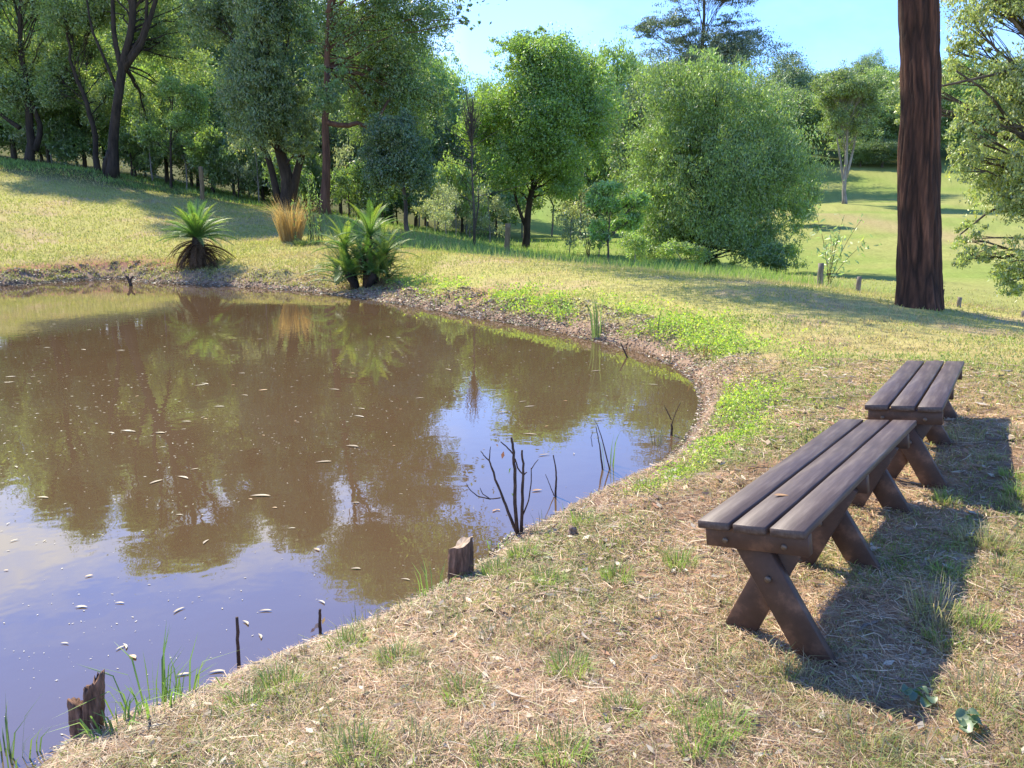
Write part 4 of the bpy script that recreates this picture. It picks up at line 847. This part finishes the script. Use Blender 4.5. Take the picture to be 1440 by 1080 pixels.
cl = np.repeat(np.array([(.50,.38,.29),(.36,.25,.18),(.62,.52,.42),(.17,.11,.08),(.42,.26,.17),(.30,.32,.13)])[rg.integers(0, 6, m)] * (.6 + .6 * rg.random(m))[:, None], 4, 0)
make_stuff('shore_litter', 'speckled bark chips and dead leaves strewn along the muddy shoreline', 'litter', [(v.reshape(-1, 3), [f], cl)], 'leaf_litter')
# green tufts: each one a thing
tuft_px = [(955,790,.10,1),(868,808,.085,1),(772,812,.085,1),(640,880,.07,0),(700,895,.08,0),(800,940,.10,1),(755,890,.08,0),(395,965,.10,1),(430,985,.08,0),(490,905,.09,1),(520,880,.08,0),(1370,750,.09,0),(1330,700,.08,1),
           (1385,760,.09,0),(1240,1075,.07,0),(1040,870,.06,0),(870,1000,.06,1),(590,985,.06,0),(700,1060,.07,1),(480,1050,.07,0),(1000,920,.07,0),(1090,935,.10,0),(1120,955,.08,0),(1320,860,.16,0),(1350,905,.08,0),(1400,800,.09,0),(1010,830,.07,0),(850,850,.06,0),
           (820,730,.09,1),(905,680,.07,1),(735,775,.09,1),(700,800,.08,1),(560,930,.08,0),(920,850,.06,0),(1400,1000,.07,0),(1060,1050,.06,0),(1435,690,.10,1),(1180,700,.06,0),(1300,1060,.07,0),(980,880,.05,0),(660,960,.05,0),(340,990,.07,1),(600,1040,.05,0),(1180,640,.06,0),(1430,600,.06,0),(890,640,.0,0)]
rt = np.random.default_rng(321)
for q in range(30): tuft_px.append((rt.uniform(420, 1430), rt.uniform(800, 1070), .045 + .05 * rt.random(), int(rt.random() < .4))) if q % 3 else tuft_px.append((rt.uniform(1300, 1435), rt.uniform(600, 1000), .06 + .05 * rt.random(), int(rt.random() < .5)))
TL = {1: 'bright green grass tuft growing out of the dry near bank', 0: 'sparse dull green grass tuft growing out of the dry near bank'}
for q, (u, v_, h, kd) in enumerate(tuft_px):
    if h <= 0: continue
    p = on_ground(u, v_ + 8)
    if pond_sd([p[0]], [p[1]])[0] < .12: continue
    m = 150 if kd else 80; h = h * 1.25; rr = .055 * np.sqrt(rg.random(m)) * (1.3 if kd else 1.8); aa = rg.random(m) * 2 * PI
    col = np.array([(.22,.36,.07),(.28,.40,.09),(.38,.38,.16)] if kd else [(.26,.33,.11),(.36,.34,.17),(.46,.38,.24)])[rg.integers(0, 3, m)] * (.8 + .4 * rg.random(m))[:, None]
    x = rr * np.cos(aa); y = rr * np.sin(aa)
    v, f, c = blades(x, y, np.full(m, -.01), h * (.5 + .6 * rg.random(m)), np.full(m, .0032), .2 + .7 * rg.random(m), col, rg, 2, az=aa + rg.normal(size=m) * .6)
    o = link('grass_tuft', mesh_np('grass_tuft', v, f, c), M['grass']); o.location = p
    tag(o, TL[kd], 'grass tuft', 'bright tufts of grass' if kd else 'dull tufts of grass')
# taller reeds and leafy clumps at the near waterline, placed one by one
def reed(u, v_, h, m, label, cols, rad=.06, wd=.006, lean=.35, z0=None, cat='reeds', name='reed_clump', group=None, az=None):
    p = on_ground(u, v_) if z0 is None else np.array([*atz(u, v_, z0), z0]); rr = rad * np.sqrt(rg.random(m)); aa = rg.random(m) * 2 * PI
    col = np.array(cols)[rg.integers(0, len(cols), m)] * (.8 + .4 * rg.random(m))[:, None]
    v, f, c = blades(rr * np.cos(aa), rr * np.sin(aa), np.full(m, -.03), h * (.45 + .6 * rg.random(m)), np.full(m, wd), lean * (.3 + rg.random(m)), col, rg, 2, az=aa if az is None else az + rg.normal(size=m) * .5, curl=.7)
    o = link(name, mesh_np(name, v, f, c), M['grass']); o.location = p; return tag(o, label, cat, group)
GR = [(.20,.34,.07),(.26,.40,.10),(.16,.28,.07)]; DK = [(.07,.09,.04),(.12,.13,.06),(.16,.20,.07)]
reed(218, 1000, .34, 40, 'tall arching bright grass clump right of the split stump', GR, .14, .007, .5)
reed(165, 1030, .20, 30, 'leafy grass clump touching the right side of the split stump', GR, .07, .007, .6)
reed(255, 985, .24, 18, 'bright upright blades at the waterline, right of the arching clump', GR, .06, .006, .4)
reed(330, 962, .13, 12, 'green blades at the foot of the thin dark stake', GR, .05, .006, .7)
reed(8, 1075, .26, 26, 'dark green reeds in the bottom left corner', [(.12,.2,.07),(.2,.3,.09)], .10, .006, .4)
reed(60, 1078, .14, 14, 'sparse grass blades between the corner reeds and the split stump', [(.3,.32,.14),(.2,.3,.09)], .12, .004, .6)
reed(430, 930, .12, 26, 'dark broken reed stubs on the waterline below the leafy stake', DK, .06, .004, .3)
reed(505, 880, .14, 10, 'thin dark reeds standing left of the sawn stump on the waterline', DK, .08, .004, .2)
reed(610, 835, .22, 16, 'thin green reeds leaning beside the left of the sawn stump', GR, .07, .005, .4)
reed(700, 770, .15, 16, 'bright grass clump at the foot of the dead shrub', GR, .06, .006, .4)
reed(765, 745, .15, 10, 'dark thin reeds on the shore right of the dead shrub', DK, .10, .004, .2)
reed(812, 722, .13, 12, 'dark and green stubble on the shore below the blue water', DK + GR, .10, .005, .3)
reed(857, 655, .40, 9, 'thin green reeds rising from blue water near the right shore', GR, .05, .006, .25, z0=0)
reed(925, 626, .26, 12, 'small dark reed cluster in water near the right shore', DK, .05, .006, .25, z0=0)
reed(842, 478, .90, 16, 'tall thin green reed clump on the far waterline', [(.14,.22,.07),(.2,.3,.09)], .10, .018, .18, z0=.0)
reed(795, 452, .55, 12, 'short reed clump on the weedy bank left of the tall reeds', GR, .14, .014, .3)
reed(925, 470, .5, 10, 'sparse reeds on the bank right of the tall reed clump', DK + GR, .12, .012, .3)
reed(618, 432, .40, 9, 'short dark reeds on the mud of the far shore', DK, .16, .014, .3)
reed(941, 512, .75, 3, 'single tall thin stems at the right bend of the shore', DK, .04, .008, .1)
reed(990, 500, .25, 30, 'reddish dead grass clump on the weedy bank near the right bend', [(.22,.11,.06),(.32,.2,.1)], .15, .010, .6)

# dry tussock and tall weeds on the far lawn
b = on_ground(410, 338)
reed(410, 340, 1.9, 520, 'tall straw-coloured dry tussock between the two cycads', [(.52,.36,.16),(.60,.44,.22),(.42,.28,.12)], .34, .018, .42, cat='tussock', name='dry_tussock')
reed(430, 345, .35, 260, 'low dark green grass clump at the foot of the dry tussock', [(.10,.16,.05),(.2,.26,.08)], .42, .02, .6, name='low_tussock', cat='tussock')
def tall_weeds():
    p = on_ground(438, 342); root = empty('tall_weed', p, 'tall green leafy weed stalks right of the dry tussock', 'weed'); rg2 = np.random.default_rng(8)
    mb = MB(); cc = []
    for q in range(11):
        bx_ = np.array([rg2.normal() * .28, rg2.normal() * .15, 0]); h = 1.1 + 1.1 * rg2.random(); e = bx_ + [rg2.normal() * .12, 0, h]; pts = bez(bx_, (bx_ + e) / 2 + [.02, 0, 0], e, 8); mb.tube(pts, np.linspace(.012, .006, 8), 4, cap=False)
        for k_ in range(46): t = rg2.random(); cc.append(bx_ * (1 - t) + e * t + rg2.normal(size=3) * .035)
    mb.build('stem', M['twig'], root); v, f, c = leaf_faces(np.array(cc), .12, rg2, .22, -.9, (.26,.38,.12), .2); link('foliage', mesh_np('foliage', v, f, c), M['grass'], root)
tall_weeds()

# ------------------------------------------------------------------ cycads
def frond_mesh(Lf, arc, seed, col, npair=30, wleaf=.14):
    """a stiff arching feather leaf: runs along +X, rising then bending over"""
    rg2 = np.random.default_rng(seed); t = np.linspace(0, 1, 14); an = arc[0] + (arc[1] - arc[0]) * t ** 1.3
    dl = Lf / 13; X = np.concatenate([[0], np.cumsum(np.cos(an[:-1]) * dl)]); Z = np.concatenate([[0], np.cumsum(np.sin(an[:-1]) * dl)])
    mb = MB(); P_ = np.stack([X, np.zeros(14), Z], 1); mb.tube(P_, np.linspace(.013, .004, 14), 5, cap=False, c=np.array(col) * .8)
    vs = []; cs = []
    for s in (-1, 1):
        for q in range(npair):
            tq = .10 + .90 * q / (npair - 1); px_ = np.interp(tq, t, X); pz_ = np.interp(tq, t, Z); a_ = np.interp(tq, t, an)
            fw = np.array([math.cos(a_), 0, math.sin(a_)]); upv = np.array([-math.sin(a_), 0, math.cos(a_)]); sd_ = np.array([0, s, 0])
            ll = wleaf * (math.sin(PI * min(1, tq * .93 + .12)) ** .55 + .12) * (.9 + .2 * rg2.random())
            dr = sd_ * .80 + fw * (.42 + .35 * tq) + upv * .28; dr /= np.linalg.norm(dr); p0 = np.array([px_, 0, pz_]); w2 = fw * .0075
            m_ = p0 + dr * ll * .5; e_ = p0 + dr * ll - upv * .012
            vs.append([p0 - w2, p0 + w2, m_ + w2 * 1.05, e_, m_ - w2 * 1.05]); cb = np.array(col) * (.8 + .4 * rg2.random()); cs.append([cb] * 5)
    n = len(vs); a = np.arange(n)[:, None] * 5
    mb.add(np.array(vs).reshape(-1, 3), (a + np.array([[0, 1, 2, 4]])), (a + np.array([[4, 2, 3]])), np.array(cs).reshape(-1, 3))
    return mb.mesh('frond')
def cycad(u, v_, D, label, heads, seed, skirt, habit=''):
    rg2 = np.random.default_rng(seed); b = at_u(u, D); root = empty('cycad', b, label, 'cycad')
    gcol = (.10, .20, .03)
    kinds = [frond_mesh(1.0, (R(a0), R(a1)), seed * 10 + q, gcol if q < 5 else (.26, .33, .045)) for q, (a0, a1) in enumerate([(76, 40), (60, 18), (44, 0), (28, -18), (14, -36), (70, 34), (52, 8)])]
    dead = frond_mesh(.9, (R(-8), R(-60)), seed * 10 + 9, (.14, .085, .05), 26, .10)
    for m_ in kinds: m_.materials.append(M['frond'])
    dead.materials.append(M['dead_frond'])
    for hx, hy, hz, sc_, nf in heads:
        mb = MB(); h = hz; mb.tube([(hx * .4, hy * .4, -.2), (hx * .6, hy * .6, h * .4), (hx, hy, h * .9), (hx, hy, h + .06)], [.20 * sc_, .17 * sc_, .14 * sc_, .08 * sc_] if not habit else [.12, .10, .09, .05], 12, wob=.2); mb.build('trunk', M['bark_dark'], root)
        for q in range(nf):
            t = q / nf; k_ = int(np.clip(t * 5 + rg2.normal() * .4, 0, 4)); k_ = {0: 5, 1: 6}.get(k_, k_) if rg2.random() < .45 and k_ < 2 else k_
            o = link('frond', kinds[k_], None, root); o.location = (hx, hy, h); s = sc_ * (.88 + .24 * rg2.random()); o.scale = (s, s, s); o.rotation_euler = (rg2.normal() * .1, rg2.normal() * .08, q * 2.39996 + rg2.normal() * .15)
    if habit:                                                # the crowded inner fronds of the clump, more than one could count
        vs, q4, q3, cs, n0 = [], [], [], [], 0; kd_ = []
        for m_ in kinds:
            co = np.empty(len(m_.vertices) * 3, np.float32); m_.vertices.foreach_get('co', co); cl_ = np.empty(len(m_.vertices) * 4, np.float32); m_.color_attributes['Col'].data.foreach_get('color', cl_)
            kd_.append((co.reshape(-1, 3), cl_.reshape(-1, 4)[:, :3], [p_.vertices[:] for p_ in m_.polygons]))
        for q in range(170):
            co, cl_, fs = kd_[[5, 6, 1, 2, 3, 2, 3, 4][q % 8]]; s_ = .60 + .35 * rg2.random(); a_ = rg2.random() * 2 * PI; tl = rg2.normal() * .15
            ctr = np.array([rg2.uniform(-.62, .72), rg2.uniform(-.5, .35), 0]); ctr[2] = (1.05 - .75 * abs(ctr[0] - .12)) * (.15 + .85 * rg2.random())
            Rz = np.array([[math.cos(a_), -math.sin(a_), 0], [math.sin(a_), math.cos(a_), 0], [0, 0, 1]]); Ry = np.array([[math.cos(tl), 0, math.sin(tl)], [0, 1, 0], [-math.sin(tl), 0, math.cos(tl)]])
            vs.append(co @ Ry.T @ Rz.T * s_ + ctr); cs.append(cl_ * (.75 + .3 * rg2.random())); q4 += [[i_ + n0 for i_ in f_] for f_ in fs if len(f_) == 4]; q3 += [[i_ + n0 for i_ in f_] for f_ in fs if len(f_) == 3]; n0 += len(co)
        o = link('frond_mass', mesh_np('frond_mass', np.vstack(vs), [np.array(q4), np.array(q3)], np.vstack(cs)), M['frond'], root); o['kind'] = 'stuff'
    # skirt of dead fronds slumped over the foot
    if skirt:
        hx, hy, hz, sc_, _ = heads[0]
        for q in range(skirt):
            o = link('dead_frond', dead, None, root); o.location = (hx, hy, hz * (.45 + .5 * rg2.random())); s = sc_ * (.7 + .55 * rg2.random()); o.scale = (s, s, s); o.rotation_euler = (rg2.normal() * .2, .15 + rg2.normal() * .15 + (.25 if q % 3 else -.2), q * 2.39996 + rg2.normal() * .3)
    return root
cycad(280, 372, 23.6, 'cycad with one round fan of fronds on the far left bank', [(0, 0, .80, 1.16, 70)], 3, 84)
c2 = cycad(510, 405, 19.8, 'big shaggy cycad clump with several yellow-green heads at the waterline', [(.20, .1, 1.25, .98, 26), (-.42, .05, .95, .92, 20), (.58, 0, .80, .92, 18), (-.25, -.45, .35, .9, 16), (.35, -.4, .35, .9, 14)], 5, 40, 'wide')

# ------------------------------------------------------------------ fallen leaves on land, floating leaves and debris
x, y, r = scatter(3800, 1.6, 9, rg); k_ = pond_sd(x, y) > .12; x, y, r = x[k_], y[k_], r[k_]; m = len(x)
cen_ = np.stack([x, y, ground_z(x, y) + .018], 1); pal = np.array([(.42,.31,.20),(.30,.20,.13),(.50,.43,.32),(.20,.12,.08),(.42,.22,.11)])
v, f, _c = leaf_faces(np.zeros((m, 3)), .05, rg, .42, 0, (1, 1, 1), 0); v = v.reshape(m, 4, 3) * [1, 1, .3] * np.clip(r / 3, .8, 2)[:, None, None] + cen_[:, None]
cl = np.repeat(pal[rg.integers(0, 5, m)] * (.7 + .5 * rg.random(m))[:, None], 4, 0)
make_stuff('leaf_litter', 'small scattered dry leaves lying in the grass of the near bank', 'leaf litter', [(v.reshape(-1, 3), [f], cl)], 'leaf_litter')
def flat_leaf(name, Ls, wd, col, curl=.05, seed=0):
    t = np.linspace(0, 1, 9); w_ = wd * np.sin(PI * t) ** .8; w_[0] = w_[-1] = .0004; z_ = curl * Ls * (t - .5) ** 2 * 2; bendy = .12 * Ls * np.sin(PI * t)
    Lf = np.stack([t * Ls - Ls / 2, bendy + w_ / 2, z_ + .002 + w_ * .08], 1); Md = np.stack([t * Ls - Ls / 2, bendy, z_ + .001], 1); Rt = np.stack([t * Ls - Ls / 2, bendy - w_ / 2, z_ + .002 + w_ * .08], 1)
    V = np.vstack([Lf, Md, Rt]); q = []
    for a in range(8): q += [(a, a + 1, 9 + a + 1, 9 + a), (9 + a, 9 + a + 1, 18 + a + 1, 18 + a)]
    me = mesh_np(name, V, np.array(q), np.tile(col, (27, 1))); me.materials.append(M['leaf_litter']); return me
LM = [flat_leaf('floating_leaf', .11, .022, (.34,.26,.18)), flat_leaf('floating_leaf', .09, .028, (.25,.18,.12)), flat_leaf('floating_leaf', .10, .018, (.42,.36,.28)), flat_leaf('floating_leaf', .08, .03, (.45,.26,.12))]
fl_px = [(168,400,0),(76,456,0),(125,464,2),(66,489,2),(15,530,2),(13,538,0),(117,492,0),(170,493,2),(365,477,0),(340,525,2),(282,542,0),(288,540,2),(308,572,2),(344,556,0),(370,549,3),(470,548,0),(521,470,2),(545,474,0),(560,475,2),(590,560,2),(508,575,0),(505,586,2),(178,606,2),
         (182,607,0),(156,609,0),(225,609,1),(262,593,0),(257,672,0),(220,678,0),(252,724,2),(352,702,3),(366,698,0),(410,743,2),(386,714,3),(445,773,3),(500,707,1),(495,628,1),(745,611,0),(765,640,0),(700,556,0),(707,580,0),(735,565,0),(745,572,2),(630,520,0),(655,532,2),
         (838,522,0),(918,541,2),(845,590,0),(696,718,3),(700,717,3),(755,690,3),(792,720,3),(1010,570,2),(125,810,3),(113,853,0),(115,854,2),(168,848,0),(252,858,0),(373,859,0),(186,924,3),(170,911,0),(175,909,2),(257,949,0),(305,945,0),(345,876,0),(365,895,0),(570,815,0),(500,800,1),(455,650,0),(290,762,0),(60,700,0),(20,760,0)]
def add_leaf(u, v_, kd, rz, s, q):
    x, y = atz(u, v_, .004); o = bpy.data.objects.new('floating_leaf', LM[kd]); COL.objects.link(o); o.location = (x, y, .004); o.rotation_euler = (0, 0, rz); o.scale = (s, s, s)
    tag(o, ['pale narrow leaf floating flat on the brown pond', 'brown curled leaf floating on the pond', 'whitish narrow leaf floating on the pond', 'orange-brown leaf floating on the pond'][kd], 'leaf', ['pale floating leaves', 'brown floating leaves', 'whitish floating leaves', 'orange floating leaves'][kd])
for q, (u, v_, kd) in enumerate(fl_px): add_leaf(u, v_, kd, rg.normal() * .5, (.5 if v_ > 700 else 1.0) * (.8 + .5 * rg.random()), q)
q = 0
while q < 90:
    u = rg.uniform(0, 950); v_ = rg.uniform(415, 960); x, y = atz(u, v_)
    if pond_sd([x], [y])[0] > -.3: continue
    if v_ > 620 and rg.random() < .93: continue
    add_leaf(u, v_, int(rg.integers(0, 4)), rg.normal() * .8, .22 + .40 * rg.random(), q); q += 1
uu = rg.uniform(-20, 1000, 9000); vv = 405 + 640 * rg.random(9000) ** 1.15; P_ = np.array([atz(a, b_) for a, b_ in zip(uu, vv)]); k_ = pond_sd(P_[:, 0], P_[:, 1]) < -.04
k_ &= rg.random(9000) < (.25 + .75 * (vv < 640)) * (.15 + .85 * sstep(.40, .62, fbm(P_[:, 0] * .6, P_[:, 1] * .6, 3, 66))); P_ = P_[k_][:2200]; m = len(P_); rr = np.hypot(P_[:, 0], P_[:, 1])
az = rg.random(m) * PI; ln = (.0022 + .010 * rg.random(m) ** 3) * np.clip(rr / 5, .7, 1.8); a_ = np.stack([np.cos(az), np.sin(az), 0 * az], 1) * ln[:, None]; s_ = np.stack([-np.sin(az), np.cos(az), 0 * az], 1) * (ln * .4)[:, None]
c0 = np.stack([P_[:, 0], P_[:, 1], np.full(m, .003)], 1); v = np.stack([c0 - a_, c0 - s_, c0 + a_, c0 + s_], 1).reshape(-1, 3)
make_stuff('pond_debris', 'tiny pale specks of seeds and bark floating on the water', 'debris', [(v, [np.arange(4 * m).reshape(m, 4)], np.repeat(np.array([(.36,.31,.24),(.26,.20,.14),(.5,.46,.38)])[rg.integers(0, 3, m)], 4, 0))], 'leaf_litter')
# leaf on the near bench seat
a0_, b0_ = atz(1098, 700, CAM_H - 1.107 - .0), None
o = bpy.data.objects.new('dry_leaf', LM[3]); COL.objects.link(o); o.location = (a0_[0], a0_[1], CAM_H - 1.107 + .008); o.rotation_euler = (0, R(3), .1); o.scale = (.8, .8, .8); tag(o, 'dry orange-brown leaf lying on the seat of the near bench', 'leaf')
# three bigger leaves and a leafy weed on the near ground
for u, v_, s, lab in [(825, 902, .9, 'pale broad dry leaf on the near bank below the bright tufts'), (905, 818, 1.0, 'orange dry leaf lying right of a bright green tuft'), (165 + 560, 985, .9, 'whitish dry leaf on straw at bottom centre')]:
    p = on_ground(u, v_); o = bpy.data.objects.new('dry_leaf', LM[2 if 'hit' in lab or 'pale' in lab else 3]); COL.objects.link(o); o.location = (p[0], p[1], p[2] + .02); o.rotation_euler = (.2, .1, u); o.scale = (s, s, s); tag(o, lab, 'leaf')
def broad_weed(u, v_, label, seed, s=.045):
    rg2 = np.random.default_rng(seed); p = on_ground(u, v_); root = empty('broadleaf_weed', p, label, 'weed')
    for q in range(7):
        az_ = rg2.random() * 6.28; rr_ = s * (.4 + .7 * rg2.random()); t = np.linspace(0, 2 * PI, 11)[:-1]; R0 = s * .42 * (1 - .25 * np.cos(t)); V = np.stack([R0 * np.cos(t), R0 * np.sin(t), .008 * np.cos(2 * t)], 1)
        V = np.vstack([V, [[0, 0, -.004]]]); f = np.array([(10, a, (a + 1) % 10) for a in range(10)]); o = link('leaf', mesh_np('leaf', V, f, np.tile(np.array([.09,.16,.045]) * (.8 + .4 * rg2.random()), (11, 1))), M['leaf'], root)
        o.location = (rr_ * math.cos(az_), rr_ * math.sin(az_), .03 + .03 * rg2.random()); o.rotation_euler = (rg2.normal() * .3, rg2.normal() * .3, az_)
broad_weed(1290, 995, 'round-leaved weed at the near end of the bench shadow', 1)
broad_weed(1372, 1040, 'small round-leaved weed near the bottom right corner', 2, .05)

# ------------------------------------------------------------------ tell look-alikes apart by their place in the row
def pu(o):
    p = o.matrix_world.translation if o.parent else o.location; return 720 + F_PX * p[0] / max(.1, p[1] * math.cos(PITCH) - (p[2] - CAM_H) * math.sin(PITCH))
ORD = ['first', 'second', 'third', 'fourth', 'fifth', 'sixth', 'seventh', 'eighth', 'ninth', 'tenth', 'eleventh', 'twelfth', 'thirteenth', 'fourteenth', 'fifteenth', 'sixteenth', 'seventeenth', 'eighteenth', 'nineteenth', 'twentieth',
       'twenty-first', 'twenty-second', 'twenty-third', 'twenty-fourth', 'twenty-fifth', 'twenty-sixth', 'twenty-seventh', 'twenty-eighth', 'twenty-ninth', 'thirtieth', 'thirty-first', 'thirty-second'] + ['thirty-' + w_ for w_ in ('third', 'fourth', 'fifth', 'sixth', 'seventh', 'eighth', 'ninth')] + ['fortieth'] + ['forty-' + w_ for w_ in ('first', 'second', 'third', 'fourth', 'fifth', 'sixth', 'seventh', 'eighth', 'ninth')] + ['fiftieth'] + ['fifty-' + w_ for w_ in ('first', 'second', 'third', 'fourth', 'fifth', 'sixth', 'seventh', 'eighth', 'ninth')]
ORD += ['sixtieth'] + ['sixty-' + w_ for w_ in ('first', 'second', 'third', 'fourth', 'fifth', 'sixth', 'seventh', 'eighth', 'ninth')] + ['seventieth', 'seventy-first', 'seventy-second', 'seventy-third', 'seventy-fourth', 'seventy-fifth']
for grp, pat in [(BG, 'forest tree in the wood behind the left trees, %s from the left'), (RG, 'tree on the wooded ridge beyond the paddock, %s from the left'), (MG, 'mid-green tree behind the bushy tree, %s from the left'), (SG, 'understorey shrub under the left trees, %s from the left'),
                 (SG2, 'pale shrub in long grass left of the bushy tree, %s from the left'), (SG4, 'bush in the green belt behind the bushy tree, %s from the left'), (SG3, 'low bush at the foot of the big round tree, %s from the left'),
                 ('pale floating leaves', 'pale narrow leaf floating on the pond, %s pale leaf from the left'), ('brown floating leaves', 'brown leaf floating on the pond, %s brown leaf from the left'), ('whitish floating leaves', 'whitish narrow leaf floating on the pond, %s whitish leaf from the left'), ('orange floating leaves', 'orange-brown leaf floating on the pond, %s orange leaf from the left'),
                 ('bright tufts of grass', 'bright green grass tuft on the dry near bank, %s bright tuft from the left'), ('dull tufts of grass', 'sparse dull green grass tuft on the near bank, %s dull tuft from the left')]:
    os_ = sorted([o for o in COL.objects if o.get('group') == grp and o.parent is None], key=pu)
    for q, o in enumerate(os_): o['label'] = pat % ORD[q]
